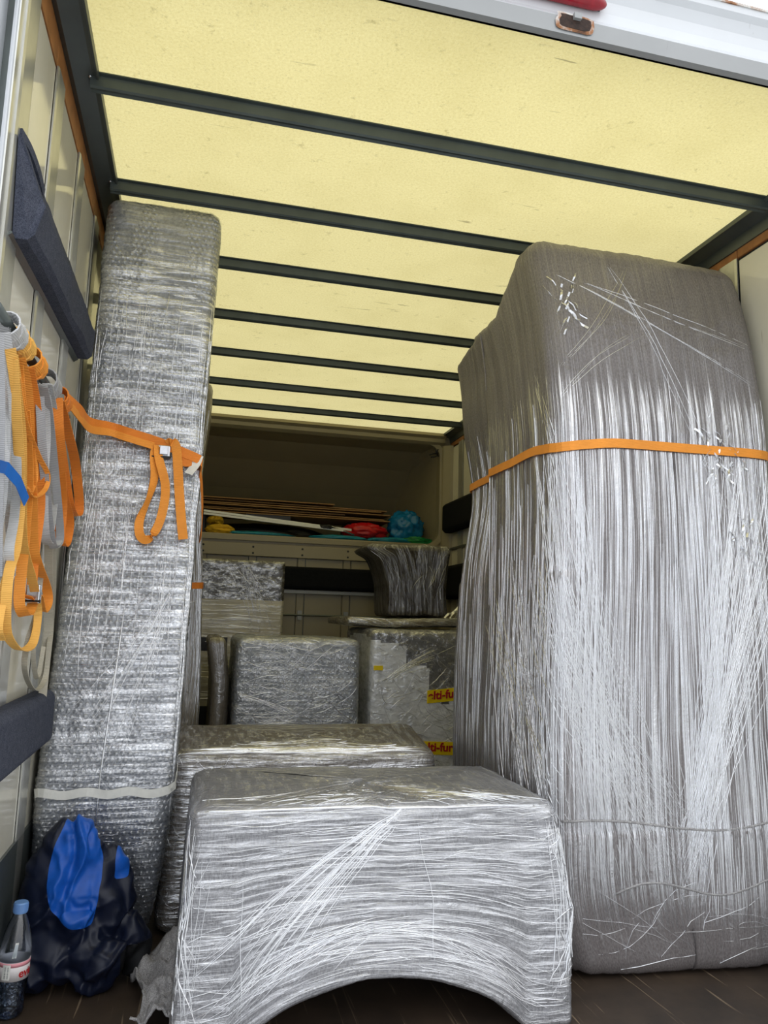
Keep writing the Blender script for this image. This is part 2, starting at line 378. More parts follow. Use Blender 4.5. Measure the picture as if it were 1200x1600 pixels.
# ---- ceiling: translucent sheet with hat-section beams
ce = struct(MB().box((XL + .0, Y0, Z + .0005), (XR, Y1, Z + .0035)).build('ceiling', M['roof']))
# one thin sheet only: keep the lower face of the sheet
bm = bmesh.new(); bm.from_mesh(ce.data)
bmesh.ops.delete(bm, geom=[f for f in bm.faces if f.normal.z > -.5], context='FACES'); bm.to_mesh(ce.data); bm.free()
prof = [(0, 0), (.012, 0), (.014, -.030), (.018, -.034), (.042, -.034), (.046, -.030), (.048, -.004), (.062, -.004), (.062, 0), (.06, .0), (.0, .0)]
prof = [(0, 0), (0, -.003), (.012, -.003), (.016, -.028), (.021, -.032), (.027, -.028), (.033, -.028), (.039, -.032), (.045, -.028), (.049, -.003), (.061, -.003), (.061, 0)]
for y in (1.82, 2.29, 2.71, 3.20, 3.68, 4.165, 4.606):
    MB().prism(prof, (XL + .05, y, Z), (XR - .05, y, Z), (0, 1, 0), (0, 0, 1)).build('roof_beam', M['beam'], ce)
# ---- side rails along the ceiling
def rail(sign, x, name):
    p = [(0, -.012), (.012, -.018), (.055, -.006), (.064, -.006), (.066, -.014), (.070, -.014), (.072, 0), (0, .002)]
    if sign < 0: p = [(0, -.055), (.006, -.055), (.012, -.020)] + p[2:]; p = [(-a, b) for a, b in p]
    o = struct(MB().prism(p, (x, Y0, Z), (x, Y1, Z), (1, 0, 0), (0, 0, 1)).build(name, M['steel']))
    riv = None
    for y in (1.82, 2.29, 2.71, 3.20, 3.68, 4.165, 4.606):
        for dy in (.012, .048):
            if riv is None:
                c = (x + sign * .050, y + dy, Z - .0085)
                riv = MB().lathe(c, [(.0045, .002), (.0045, -.001), (.003, -.003), (.001, -.0036)], 10).build('rivet', M['chrome'], o, smooth=True); y00 = y + dy
            else: copypart(riv, o, (0, y + dy - y00, 0))
    return o
rail(1, XL, 'trim_1'); rail(-1, XR, 'trim_2')
# ---- rear header above the opening
hd = struct(MB().prism([(0, 0), (-.002, .042), (.004, .048), (.012, .062), (.015, .09), (.014, .12), (.004, .145), (-.008, .155), (-.010, .172), (-.004, .172), (-.002, .157), (.010, .148), (.018, .12), (.019, .09), (.016, .06), (.008, .046), (.004, 0)],
            (XL - .09, Y0 - .015, Z + .003), (XR + .09, Y0 - .015, Z + .003), (0, 1, 0), (0, 0, 1)).build('trim_3', M['white_paint']))
MB().box((XL - .09, Y0 - .0175, Z + .004), (XR + .09, Y0 - .0145, Z + .044)).box((XL, Y0 - .0175, Z + .0005), (XR, Y0 + .006, Z + .004)).build('lower_flange', M['grey_paint'], hd)
m = MB()
m.prism([(-.012, 0), (-.012, .006), (.008, .008), (.008, 0)], (XL - .09, Y0 - .016, Z + .174), (XR + .09, Y0 - .016, Z + .174), (0, 1, 0), (0, 0, 1))
m.build('rusty_lip', M['rust'], hd)['label'] = 'rust-stained upper lip'
m = MB(); ring = []
for k in range(14):
    t = 2 * PI * k / 14; rr = 1 + .22 * nz3(k * .9, 3)
    ring.append((.048 * rr * math.copysign(abs(math.cos(t)) ** .35, math.cos(t)), .022 * rr * math.copysign(abs(math.sin(t)) ** .35, math.sin(t))))
cx, cz = .752, Z + .030
vs = [(cx + p[0], Y0 - .020, cz + p[1]) for p in ring] + [(cx + p[0] * .8, Y0 - .022, cz + p[1] * .75) for p in ring] + [(cx + p[0] * .7, Y0 - .0175, cz + p[1] * .6) for p in ring]
m.add(vs, [(k, (k + 1) % 14, 14 + (k + 1) % 14, 14 + k) for k in range(14)] + [(14 + k, 14 + (k + 1) % 14, 28 + (k + 1) % 14, 28 + k) for k in range(14)])
lh = m.build('latch_hole', M['rust'], hd); lh['label'] = 'rusted latch cut-out'
m = MB().add([(cx + p[0] * .82, Y0 - .0222, cz + p[1] * .72) for p in ring], [tuple(range(14))]); m.build('hole_back', M['rust_dark'], lh)
MB().box((cx - .006, Y0 - .03, cz + .006), (cx + .012, Y0 - .018, cz + .02)).build('catch', M['grey_paint'], lh)
m = MB(); L = []
for t in [k / 24 for k in range(0, 3)] + [.12 + .78 * k / 16 for k in range(17)] + [.92, .94, .955, .97, .98, .99, .996, 1]:
        r = .016 * math.sqrt(max(.01, 1 - ((.1 - t) / .1) ** 2)) if t < .1 else (.016 * math.sqrt(max(.01, 1 - ((t - .9) / .1) ** 2)) if t > .9 else .016)
        L.append(((.46 + .375 * t, Y0 - .014, Z + .100), r))
m.tube([p for p, r in L], [r for p, r in L], 14)
ml = m.build('marker_light', M['red_lens'], hd, smooth=True); ml['label'] = 'red marker lens'
MB().box((.47, Y0 - .006, Z + .094), (.825, Y0 + .002, Z + .114)).build('lamp_base', M['black'], ml)
# ---- rear corner posts
for nm, x, s in (('trim_4', XL, -1), ('trim_5', XR, 1)):
    p = [(0, 0), (0, -.045), (.006, -.05), (.012, -.045), (.014, -.02), (.03, -.018), (.034, -.055), (.11, -.06), (.11, 0)]
    p = [(s * a_, b) for a_, b in p]
    o = struct(MB().prism(p, (x, Y0 + .02, -.1), (x, Y0 + .02, Z + .17), (1, 0, 0), (0, 1, 0)).build(nm, M['white_paint']))
    MB().box((min(x, x + s * .002), Y0 - .03, -.05), (max(x, x + s * .002) + .0008, Y0 + .02, Z)).build('edge_strip', M['alu'], o)
    h = MB().box((x + s * .045, Y0 - .052, 1.98), (x + s * .10, Y0 - .040, 2.13)).build('hinge_plate', M['chrome'], o); bevel(h, .003)
    MB().tube([(x + s * .045, Y0 - .058, 1.985), (x + s * .045, Y0 - .058, 2.125)], .011, 12).build('hinge_pin', M['chrome'], h, smooth=True)
# ---- side walls
def wall(name, x, s):
    # s = +1: the wall's inner face looks to +x
    o = struct(MB().box((min(x - s * .05, x - s * .012), Y0, -.05), (max(x - s * .05, x - s * .012), Y1 + .05, Z + .04)).build(name, M['steel']))
    ys = [1.375 + .3345 * k for k in range(12)]
    for k, y in enumerate(ys):
        ya = max(y + .093, Y0); yb = min(y + .3345 - .006, Y1)
        if yb > ya:
            p = MB().box((min(x - s * .011, x), ya, .02), (max(x - s * .011, x), yb, 2.105)).build('wall_panel', M['panel'], o); bevel(p, .002)
        ya, yb = max(y, Y0), min(y + .09, Y1)
        if yb > ya:
            p = MB().prism([(0, 0), (0, .004), (.010, .006), (.080, .006), (.09, .004), (.09, 0)], (x, y if y > Y0 else Y0, .02), (x, y if y > Y0 else Y0, 2.115), (0, 1, 0), (s, 0, 0)).build('wall_post', M['alu'], o)
        if y + .3345 < Y1 + .1:
            b = MB().box((min(x - s * .011, x), max(y, Y0) + .004, 2.117), (max(x - s * .011, x), min(y + .3345, Y1), Z - .003)).build('wood_batten', M['wood'], o); bevel(b, .002)
    MB().box((min(x, x + s * .006), Y0, .0), (max(x, x + s * .006), Y1, .345)).build('kick_plate', M['steel'], o)
    return o
wl = wall('wall_left', XL, 1); wr = wall('wall_right', XR, -1)
MB().box((XR - .014, 3.9, 1.385), (XR - .006, Y1, 1.40)).build('lashing_rail', M['steel'], wr)
def rounded_pad(x0, x1, ya, yb, z0, z1, c, mat, name, parent=None):
    p = [(x0, z0), (x1 - math.copysign(c, x1 - x0), z0), (x1, z0 + c), (x1, z1 - c), (x1 - math.copysign(c, x1 - x0), z1), (x0, z1)]
    return bevel(MB().prism(p, (0, ya, 0), (0, yb, 0), (1, 0, 0), (0, 0, 1)).build(name, mat, parent, smooth=False), .006, 3)
# ---- bulkhead (front wall) with the opening over the cab
# plate with rounded opening
def rrect(x0, x1, z0, z1, r, n=8):
    P = []
    for cx, cz, a0 in ((x1 - r, z1 - r, 0), (x0 + r, z1 - r, 90), (x0 + r, z0 + r, 180), (x1 - r, z0 + r, 270)):
        for k in range(n + 1):
            t = math.radians(a0 + 90 * k / n); P.append((cx + r * math.cos(t), cz + r * math.sin(t)))
    return P
inner = rrect(-.30, 1.605, 1.425, 2.125, .09); outer = rrect(XL - .02, XR + .02, 1.30, 2.24, .002); inner2 = rrect(-.325, 1.635, 1.40, 2.15, .10)
n = len(inner); m = MB()
vs = [(x, Y1, z) for x, z in outer] + [(x, Y1, z) for x, z in inner2] + [(x, Y1 - .012, z) for x, z in inner2] + [(x, Y1 - .006, z) for x, z in inner] + [(x, Y1 + .06, z) for x, z in inner]
m.add(vs, [(r * n + k, r * n + (k + 1) % n, (r + 1) * n + (k + 1) % n, (r + 1) * n + k) for r in range(4) for k in range(n)])
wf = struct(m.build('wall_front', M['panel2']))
MB().box((XL - .02, Y1 + .01, -.05), (XR + .02, Y1 + .05, 1.31)).build('bulkhead_sheet', M['steel'], wf)
# alcove over the cab: shell with sloping, curved nose
m = MB(); prf = [(Y1 + .05, 1.41), (5.75, 1.41), (5.86, 1.46), (5.88, 1.54), (5.82, 1.66), (5.66, 1.84), (5.46, 2.02), (5.28, 2.13), (Y1 + .05, 2.16)]
k = len(prf); 
for xs in ((-.33, 1.64),):
    vs = [(xs[0] + (.18 if y > 5.2 else 0), y, z) for y, z in prf] + [(xs[1] - (.0 if y < 5.2 else .06 + .2 * (y - 5.2)), y, z) for y, z in prf]
    m.add(vs, [(i, i + 1, k + i + 1, k + i) for i in range(k - 1)] + [tuple(range(k)), tuple(range(k, 2 * k))])
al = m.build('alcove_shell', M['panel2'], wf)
sm = al.modifiers.new('thickness', 'SOLIDIFY'); sm.thickness = .03; sm.offset = 1
MB().box((XL, Y1 - .022, 1.385), (XR, Y1 + .02, 1.415)).build('shelf_edge', M['panel2'], wf)
hr = MB().box((XL, Y1 - .02, 1.285), (XR, Y1 + .01, 1.365)).build('head_rail', M['panel2'], wf); bevel(hr, .003)
rv = None
for x in (-.27, .03, .345, .665, .97, 1.28, 1.6):
    for z in (1.305, 1.345):
        if rv is None: rv = MB().lathe((x, Y1 - .02, z), [(.007, 0), (.006, .003), (.002, .004)], 10, Matrix.Rotation(PI / 2, 3, 'X')).build('rivet', M['black'], wf); rx, rz = x, z
        else: copypart(rv, wf, (x - rx, 0, z - rz))
ribs = (-.27, .03, .345, .665, .97, 1.28, 1.6)
for x in ribs:
    MB().prism([(-.028, 0), (-.022, -.012), (.022, -.012), (.028, 0)], (x, Y1 + .012, 0), (x, Y1 + .012, 1.285), (1, 0, 0), (0, 1, 0)).build('bulkhead_rib', M['panel2'], wf)
    c = MB().box((x - .014, Y1 - .016, .885), (x + .014, Y1 - .002, .945)).build('rail_clip', M['grey_paint'], wf)
xs = [XL] + list(ribs) + [XR]
for x0, x1 in zip(xs[:-1], xs[1:]):
    if x1 - x0 > .07: bevel(MB().box((x0 + .03, Y1 + .002, .02), (x1 - .03, Y1 + .012, 1.283)).build('bulkhead_panel', M['panel2'], wf), .002)
MB().tube([(XL, Y1 - .012, .915), (XR, Y1 - .012, .915)], .006, 8).build('lashing_rail', M['steel'], wf)
MB().box((XL, Y1 - .03, 1.055), (XR, Y1 + .0, 1.075)).build('pad_batten', M['grey_paint'], wf)
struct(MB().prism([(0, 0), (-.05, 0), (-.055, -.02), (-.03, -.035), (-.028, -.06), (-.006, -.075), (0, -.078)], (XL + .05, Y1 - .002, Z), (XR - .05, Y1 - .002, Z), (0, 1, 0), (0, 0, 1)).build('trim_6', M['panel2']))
# corner pillars at the bulkhead
struct(MB().prism([(0, 0), (-.07, 0), (-.06, -.02), (-.02, -.05), (0, -.06)], (XR, Y1 - .001, 0), (XR, Y1 - .001, Z - .08), (1, 0, 0), (0, 1, 0)).build('trim_7', M['panel2']))
# black hook-shaped scrap of wire taped in the corner of the alcove
m = MB()
for pts in ([(1.585, 4.975, 2.05), (1.57, 4.96, 2.07), (1.56, 4.965, 2.10)], [(1.585, 4.975, 2.06), (1.55, 4.955, 2.055), (1.52, 4.96, 2.045)], [(1.585, 4.97, 2.05), (1.56, 4.955, 2.035), (1.53, 4.96, 2.03)], [(1.59, 4.975, 2.04), (1.575, 4.955, 2.075), (1.585, 4.965, 2.09)]):
    m.tube(crom(pts, 4), .005, 6)
tag(m.build('wire_clip', M['black'], smooth=True), 'small black tangle of wire in the upper right corner of the alcove', 'wire')

# ---- felt pads (each can be lifted off)
t = thing('wall_pad', (XL, 1.45, 1.57), 'sagging blue-grey felt pad high on the left wall above the straps', 'wall pad', None)
p = [(0, 0), (.028, .0), (.040, .012), (.045, .085), (.036, .10), (.006, .19), (0, .19)]
def padmesh():
    m = MB(); K = 30; n_ = len(p)
    for k in range(K + 1):
        tt = k / K; y = 1.46 + .79 * tt
        for j, (px_, pz_) in enumerate(p):
            nzv = nz3(tt * 6, j * .4, 2); top = 1 if pz_ > .15 else 0
            ragged = 0
            xx = XL + .008 + px_ * (1 + .15 * nzv) ; zz = 1.570 + pz_ + .035 * tt * (1 - top * .4) + ragged * .0 + .006 * nz3(tt * 14, j) * top
            m.v.append(Vector((xx, y - (.03 if top and k == 0 else 0) + (.05 * (.19 - pz_) / .19 * (1 - tt * 8) if tt < .12 and pz_ > .05 else 0), zz)))
    m.f = [(k * n_ + j, k * n_ + (j + 1) % n_, (k + 1) * n_ + (j + 1) % n_, (k + 1) * n_ + j) for k in range(K) for j in range(n_)] + [tuple(range(n_)), tuple(range(K * n_, K * n_ + n_))]
    return m
padmesh().build('felt_cover', M['felt_blue'], t)
MB().prism([(0, 0), (.010, .004), (.012, .0), (0, -.008)], (XL + .001, 1.44, 1.570), (XL + .001, 2.25, 1.602), (1, 0, 0), (0, 0, 1)).build('metal_backing', M['steel'], t)
MB().ribbon(crom([(XL + .022, 1.60, 1.742), (XL + .022, 1.54, 1.755), (XL + .016, 1.49, 1.768), (XL + .008, 1.445, 1.772)], 6), (0, 0.5, .8), .022, .006).build('loose_flap', M['felt_blue'], t)
o = rounded_pad(XL + .004, XL + .05, 1.44, 2.13, .555, .69, .014, M['felt_blue'], 'wall_pad'); tag(o, 'blue-grey felt pad low on the left wall behind the bubble-wrapped slab', 'wall pad')
o = rounded_pad(XR - .004, XR - .075, 3.3, 4.93, 1.50, 1.70, .02, M['felt_black'], 'wall_pad'); tag(o, 'upper black felt pad on the right wall near the bulkhead', 'wall pad')
o = rounded_pad(XR - .004, XR - .075, 3.3, 4.93, 1.05, 1.27, .02, M['felt_black'], 'wall_pad'); tag(o, 'lower black felt pad on the right wall near the bulkhead', 'wall pad')
pb = [(0, 1.08), (-.045, 1.085), (-.055, 1.10), (-.055, 1.21), (-.045, 1.225), (0, 1.23)]
o = bevel(MB().prism([(a_ , b_) for a_, b_ in pb], (XL + .02, Y1 - .002, 0), (XR - .08, Y1 - .002, 0), (0, 1, 0), (0, 0, 1)).build('wall_pad', M['felt_black']), .004)
tag(o, 'black felt pad running across the front bulkhead', 'wall pad')

# ================================================================== wrapped furniture
def jit(n, f): return [f(i) for i in range(n)]
R = random.uniform
# ---- A. tall bubble-wrapped slab, leaning against the left wall side
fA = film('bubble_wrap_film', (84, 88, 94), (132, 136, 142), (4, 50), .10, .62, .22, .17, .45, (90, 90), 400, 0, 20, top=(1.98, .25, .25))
def wA(p):
    z = p.z; q_ = max(0, min(1, (z - .3) / 1.2)); y = p.y + .15 * q_ * q_ * (3 - 2 * q_) + (.10 * (max(0, .45 - z) / .45) ** 1.5 if p.y < 0 else 0)
    x = p.x + .018 * (z - .6)
    if z < .45 and p.x > 0: x -= .05 * ((.45 - z) / .45) ** 2
    return Vector((x, y, z))
def dA(u, v): return .003 * nz3(u * 6, v * 9, 1) + .002 * rid(u * 30, v * 4) + .0025 * rid(u * 3, v * 22, 5)
A = Body(.338, .30, 2.15, .035, (-.193, 2.315, .004), wA, dA, .03)
t = thing('wrapped_slab', (-.188, 2.30, 0), 'tall narrow bubble-wrapped slab leaning at the left wall, reaching the roof', 'wrapped furniture')
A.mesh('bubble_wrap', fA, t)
mb = MB(); sp = .0172; rows = 0
v_ = .02
while v_ < 2.2:
    u_ = A.uf - .02 + (sp / 2 if rows % 2 else 0)
    while u_ < A.ur + .26:
        if v_ < 1.62 or nz3(u_ * 9, v_ * 3) > -.1:
            jx, jy = R(-.0012, .0012), R(-.0012, .0012); c = A.at(u_ + jx, v_ + jy); nn = A.normal(u_, v_)
            e1 = (A.at(u_ + .004, v_) - A.at(u_ - .004, v_)).normalized(); e2 = nn.cross(e1); r0 = .0078; hgt = .0034 * R(.6, 1.1); o_ = len(mb.v)
            for rr_, hh in ((1, -.001), (.72, .75), ):
                mb.v += [c + (e1 * math.cos(PI * q / 3) + e2 * math.sin(PI * q / 3)) * r0 * rr_ + nn * hgt * hh for q in range(6)]
            mb.v.append(c + nn * hgt)
            mb.f += [(o_ + q, o_ + (q + 1) % 6, o_ + 6 + (q + 1) % 6, o_ + 6 + q) for q in range(6)] + [(o_ + 6 + q, o_ + 6 + (q + 1) % 6, o_ + 12) for q in range(6)]
        u_ += sp
    v_ += sp * .9; rows += 1
bub = N('air_bubble_film'); g_ = bub.n('BsdfGlossy'); g_.inputs['Roughness'].default_value = .2; t_ = bub.n('BsdfTransparent'); t_.inputs[0].default_value = (.93, .94, .95, 1)
M['bubble'] = bub.end(bub.mixsh(.17, t_.outputs[0], g_.outputs[0]))
bo = mb.build('bubbles', M['bubble'], t, smooth=True); bo['kind'] = 'stuff'
L = []
for i in range(150): u = A.uf + R(.0, .338); v0 = R(1.05, 1.9); L.append(((u, v0), (u + R(-.02, .02), v0 - R(.1, .45)), R(.0012, .003), R(-.006, .006)))
for i in range(90): v = R(.15, 1.85); u = A.uf + R(-.02, .3); L.append(((u, v), (u + R(.05, .25), v + R(-.008, .008)), R(.0012, .0026), R(-.004, .004)))
for i in range(60): u = A.ur + R(-.01, .05); v = R(.3, 1.5); L.append(((u, v), (u + R(-.01, .01), v + R(.2, .6)), R(.0015, .004), 0))
for i in range(14): L.append(((A.uf + .30, 1.0 - R(0, .05)), (A.uf + R(.02, .2), .62 - R(0, .2)), .0025, R(-.01, .01)))
L.append(((A.uf + .15, .04), (A.uf + .17, .95), .006, .004)); L.append(((A.uf + .29, .95), (A.uf + .17, .7), .005, .004))
A.strands(L, t, M['crease'])
mb = MB(); pts = [A.at(A.uf + .338 * k / 20 - .01, .42 + .004 * math.sin(k), .004) for k in range(21)] + [A.at(A.ur + .02 * k, .42 + .012 * k, .005) for k in range(1, 5)]
mb.ribbon(pts, (0, 0, 1), .022, .001).build('foam_band', M['white_tape'], t)

# ---- B. grey wrapped slab standing behind it
fB = film('grey_blanket_film_dim', (86, 78, 66), (128, 118, 100), (50, 1.5), .10, .35, .12, .2, .4)
def wB(p): return Vector((p.x + .03 * math.sin(p.z * 2.2 + .5) * (1 if p.x > 0 else .2) + (.045 if p.x > 0 else 0) * max(0, (p.z - 1.5) / .4), p.y, p.z))
B = Body(.36, .6, 1.89, .05, (-.17, 3.52, .0), wB, lambda u, v: .004 * nz3(u * 8, v * 3) + .003 * rid(u * 20, v * 2))
t = thing('wrapped_slab', (-.17, 3.52, 0), 'tall blanket-wrapped slab with rounded top, standing behind the bubble-wrapped one', 'wrapped furniture')
B.mesh('blanket', fB, t, .02)
L = [((B.uf + R(.2, .36) + R(0, .1), R(.1, 1.3)), (B.uf + R(.25, .45), R(.6, 1.8)), R(.002, .004), 0) for i in range(60)]
B.strands(L, t, M['crease'])
MB().ribbon([B.at(B.uf + .15 + .03 * k, 1.0 + .0015 * k, .004) for k in range(12)], (0, 0, 1), .026).build('lashing_strap', M['orange2'], t)['label'] = 'orange strap round the slab'

# ---- C. dresser wrapped in film, blanket on top
fCb = film('dark_blanket_film', (38, 35, 32), (74, 69, 62), (12, 30), .06, .4, .15, .2, .5, rot=.5)
fCw = film('cream_board_under_film', (166, 158, 134), (182, 174, 150), (2.5, 75), .10, .4, .2, .16, .5, (8, 8))
Cb = Body(.545, .42, 1.215, .012, (.2225, 4.62, 0), None, lambda u, v: .002 * rid(u * 3, v * 40) + .002 * nz3(u * 9, v * 9))
t = thing('wrapped_dresser', (.2225, 4.62, 0), 'cream dresser in film with a dark blanket over its top, at the bulkhead', 'wrapped furniture')
r = Cb.mesh([('blanket', fCb), ('film_wrapped_body', fCw)], None, t, .016, split=lambda u, v: 0 if v > .985 + .01 * nz3(u * 8, 0) else 1)
r[0]['label'] = 'dark grey blanket'
for z0, z1 in ((.70, .775), (.30, .40), ):
    m = MB(); n_ = 24
    for k in range(n_ + 1):
        u = Cb.uf - .1 + .34 * k / n_; m.v += [Cb.at(u, z0, .003), Cb.at(u, z1, .003)]
    m.f = [(2 * k, 2 * k + 2, 2 * k + 3, 2 * k + 1) for k in range(n_)]
    o = m.build('black_band', M['black'], t); q = o.modifiers.new('thickness', 'SOLIDIFY'); q.thickness = .003
L = [((Cb.uf + R(0, .5), v), (Cb.uf + R(0, .5), v + R(-.02, .02)), R(.002, .005), R(-.004, .004)) for v in [R(.2, .98) for i in range(70)]]
L += [((Cb.uf + R(.2, .35), 1.2), (Cb.uf + R(.35, .53), .75 + R(0, .2)), R(.0015, .004), .01) for i in range(16)]
L += [((Cb.uf + R(0, .5), R(.98, 1.2)), (Cb.uf + R(0, .5), R(.98, 1.2)), R(.001, .0022), .01) for i in range(18)]
Cb.strands(L, t, M['crease'])

# ---- D. bubble-wrapped cube, centre
fD = film('bubble_cube_film', (112, 118, 126), (160, 166, 174), (9, 30), .12, .5, .3, .16, .8, (60, 60), rot=.35, crinkle=30)
def rndsc(B_, n, f0, f1, vmax, ln=(.05, .25), w=(.0015, .004), ang=None):
    L = []
    for i in range(n):
        u, v = R(f0, f1), R(.05, vmax); th = (ang if ang is not None else 0) + random.gauss(0, .35 if ang is not None else 1.2); l = R(*ln)
        L.append(((u, v), (u + l * math.cos(th), min(vmax + .2, v + l * math.sin(th))), R(*w), R(-.15, .15) * l))
    return L
D = Body(.56, .62, .80, .03, (.475, 3.81, 0), lambda p: Vector((p.x * (1 + .03 * (1 - p.z / .8)), p.y, p.z)), lambda u, v: .003 * nz3(u * 9, v * 9) + .002 * rid(u * 25, v * 25) + .001 * rid(u * 60, v * 8))
t = thing('wrapped_box', (.475, 3.81, 0), 'squarish bubble-wrapped box in the middle of the load, before the bulkhead', 'wrapped furniture')
D.mesh('bubble_wrap', fD, t)
L = rndsc(D, 220, D.uf, D.ur, .80, (.04, .22), ang=-.35) + rndsc(D, 60, D.uf, D.ur, .80, (.05, .2), ang=.9) + rndsc(D, 60, D.uf, D.ur, .82)
L += [((D.uf + R(0, .1), .55), (D.uf + R(.35, .5), .42 - R(0, .15)), R(.002, .005), .02) for i in range(8)]
L += rndsc(D, 60, D.uf, D.ur, .80, (.1, .3), ang=0); D.strands(L, t, M['crease'])
mb = MB(); v_ = .03; rows = 0
while v_ < .72:
    u_ = D.uf + .02 + (.0095 if rows % 2 else 0)
    while u_ < D.ur - .01:
        c = D.at(u_, v_); nn = D.normal(u_, v_); e1 = Vector((1, 0, 0)); e2 = nn.cross(e1); o_ = len(mb.v)
        mb.v += [c + (e1 * math.cos(PI * q / 3) + e2 * math.sin(PI * q / 3)) * .0068 - nn * .0005 for q in range(6)] + [c + nn * .0028]
        mb.f += [(o_ + q, o_ + (q + 1) % 6, o_ + 6) for q in range(6)]; u_ += .019
    v_ += .0175; rows += 1
bo = mb.build('bubbles', M['bubble'], t, smooth=True); bo['kind'] = 'stuff'
# rolled blanket edge on the left of the box
def tilted(sx, sy, sz, r, loc, f, dd, rb=None): return Body(sx, sy, sz, r, loc, f, dd, rb)
E2 = Body(.085, .5, .80, .035, (.135, 3.88, 0), lambda p: Vector((p.x - .03 * max(0, (p.z - .6) / .2), p.y, p.z)), lambda u, v: .004 * nz3(u * 14, v * 9))
t = thing('wrapped_board', (.145, 3.88, 0), 'thin blanket-wrapped board upright at the left side of the bubble-wrapped box', 'wrapped furniture')
E2.mesh('blanket', fB, t, .018)

# ---- E. white cabinet under film with yellow tape
fE = film('white_foam_under_film', (206, 208, 210), (240, 241, 242), (8, 22), .10, .42, .2, .2, .7, (50, 50), rot=.5, crinkle=26)
fEd = film('dark_blanket_top_film', (78, 78, 80), (122, 122, 124), (10, 22), .12, .5, .2, .2, .7, rot=.5)
Eb = Body(.66, .62, .85, .03, (1.165, 3.93, 0), None, lambda u, v: .004 * nz3(u * 6, v * 6) + .002 * rid(u * 20, v * 20))
t = thing('wrapped_cabinet', (1.165, 3.93, 0), 'white film-wrapped cabinet with yellow printed tape, behind the big right bale', 'wrapped furniture')
def spE(u, v):
    x = u - Eb.uf; lim = .80 - .03 * math.sin(x * 6)
    if x > .18: lim = .66 - .02 * math.sin(x * 20)
    if x > .3: lim = .56
    if x > .36: lim = .50 if x < .40 else .56
    return 0 if v > lim else 1
r = Eb.mesh([('blanket', fEd), ('foam_wrap', fE)], None, t, .013, split=spE); r[0]['label'] = 'dark grey blanket'
L = rndsc(Eb, 170, Eb.uf, Eb.uf + .5, .85, (.05, .2), ang=-.5) + rndsc(Eb, 60, Eb.uf, Eb.uf + .5, .85, (.05, .15), ang=.6)
L += [((Eb.uf + .05 + R(0, .03), .60), (Eb.uf + .32, .74 + R(-.03, .02)), R(.002, .005), .01) for i in range(14)]
Eb.strands(L, t, M['crease'])
FONT = None
def text_mesh(body, size, bold=.0):
    c = bpy.data.curves.new('lettering', 'FONT'); c.body = body; c.size = size; c.offset = bold; c.extrude = .0006
    o = bpy.data.objects.new('tmp', c); C.objects.link(o); dg = bpy.context.evaluated_depsgraph_get(); dg.update()
    me = bpy.data.meshes.new_from_object(o.evaluated_get(dg)); vs = [v.co.copy() for v in me.vertices]; fs = [tuple(p.vertices) for p in me.polygons]
    bpy.data.objects.remove(o); bpy.data.curves.remove(c); return vs, fs
def tape(B_, u0, v0, length, h, slope, txt, size, parent):
    m = MB(); n_ = 16
    for k in range(n_ + 1):
        x = length * k / n_; 
        for j in (0, .5, 1): m.v.append(B_.at(u0 + x, v0 + slope * x + h * j, .006))
    m.f = [(3 * k + j, 3 * k + 3 + j, 3 * k + 4 + j, 3 * k + 1 + j) for k in range(n_) for j in (0, 1)]
    o = m.build('printed_tape', M['yellow_tape'], parent); q = o.modifiers.new('thickness', 'SOLIDIFY'); q.thickness = .0015
    vs, fs = text_mesh(txt, size, size * .03)
    m = MB(); m.add([B_.at(u0 + .004 + v.x, v0 + slope * v.x + h * .28 + v.y, .0085 + v.z) for v in vs], fs)
    m.build('lettering', M['red_ink'], o)
tape(Eb, Eb.uf + .285, .50, .34, .062, .10, 'elti-furrer', .056, t)
tape(Eb, Eb.uf + .262, .262, .36, .062, -.03, 'elti-furrer', .056, t)
tape(Eb, Eb.uf + .012, .655, .045, .022, .0, '', .02, t) if False else None
m = MB().box((.850, 3.612, .655), (.895, 3.616, .677)); m.build('tape_scrap', M['yellow_tape'], t)

# ---- table top lying on E
fT = film('brown_grey_blanket_film', (84, 76, 64), (120, 110, 94), (6, 26), .12, .45, .15, .2, .6, rot=.4)
T = Body(.80, .60, .045, .02, (1.15, 4.11, .862), lambda p: Vector((p.x, p.y, p.z + .006 * math.sin(p.x * 9))), lambda u, v: .003 * nz3(u * 9, v * 30, 2))
t = thing('wrapped_board', (1.15, 4.11, .862), 'flat blanket-wrapped table top lying on the white cabinet', 'wrapped furniture')
T.mesh('blanket', fT, t, .012)
T.strands(rndsc(T, 70, T.uf - .3, T.ur, .045, (.05, .25), ang=0), t, M['crease'])
m = MB()
for q in range(5):
    p0 = Vector((1.28 + .03 * q, 3.85, .915)); m.ribbon(crom([p0, p0 + Vector((.02, .0, .02 + .008 * q)), p0 + Vector((.05, .01, .03 + .012 * q)), p0 + Vector((.09, .0, .075 + .008 * q))], 5), (.2, .5, .7), .012, .0008)
m.build('loose_film', M['crease'], t)

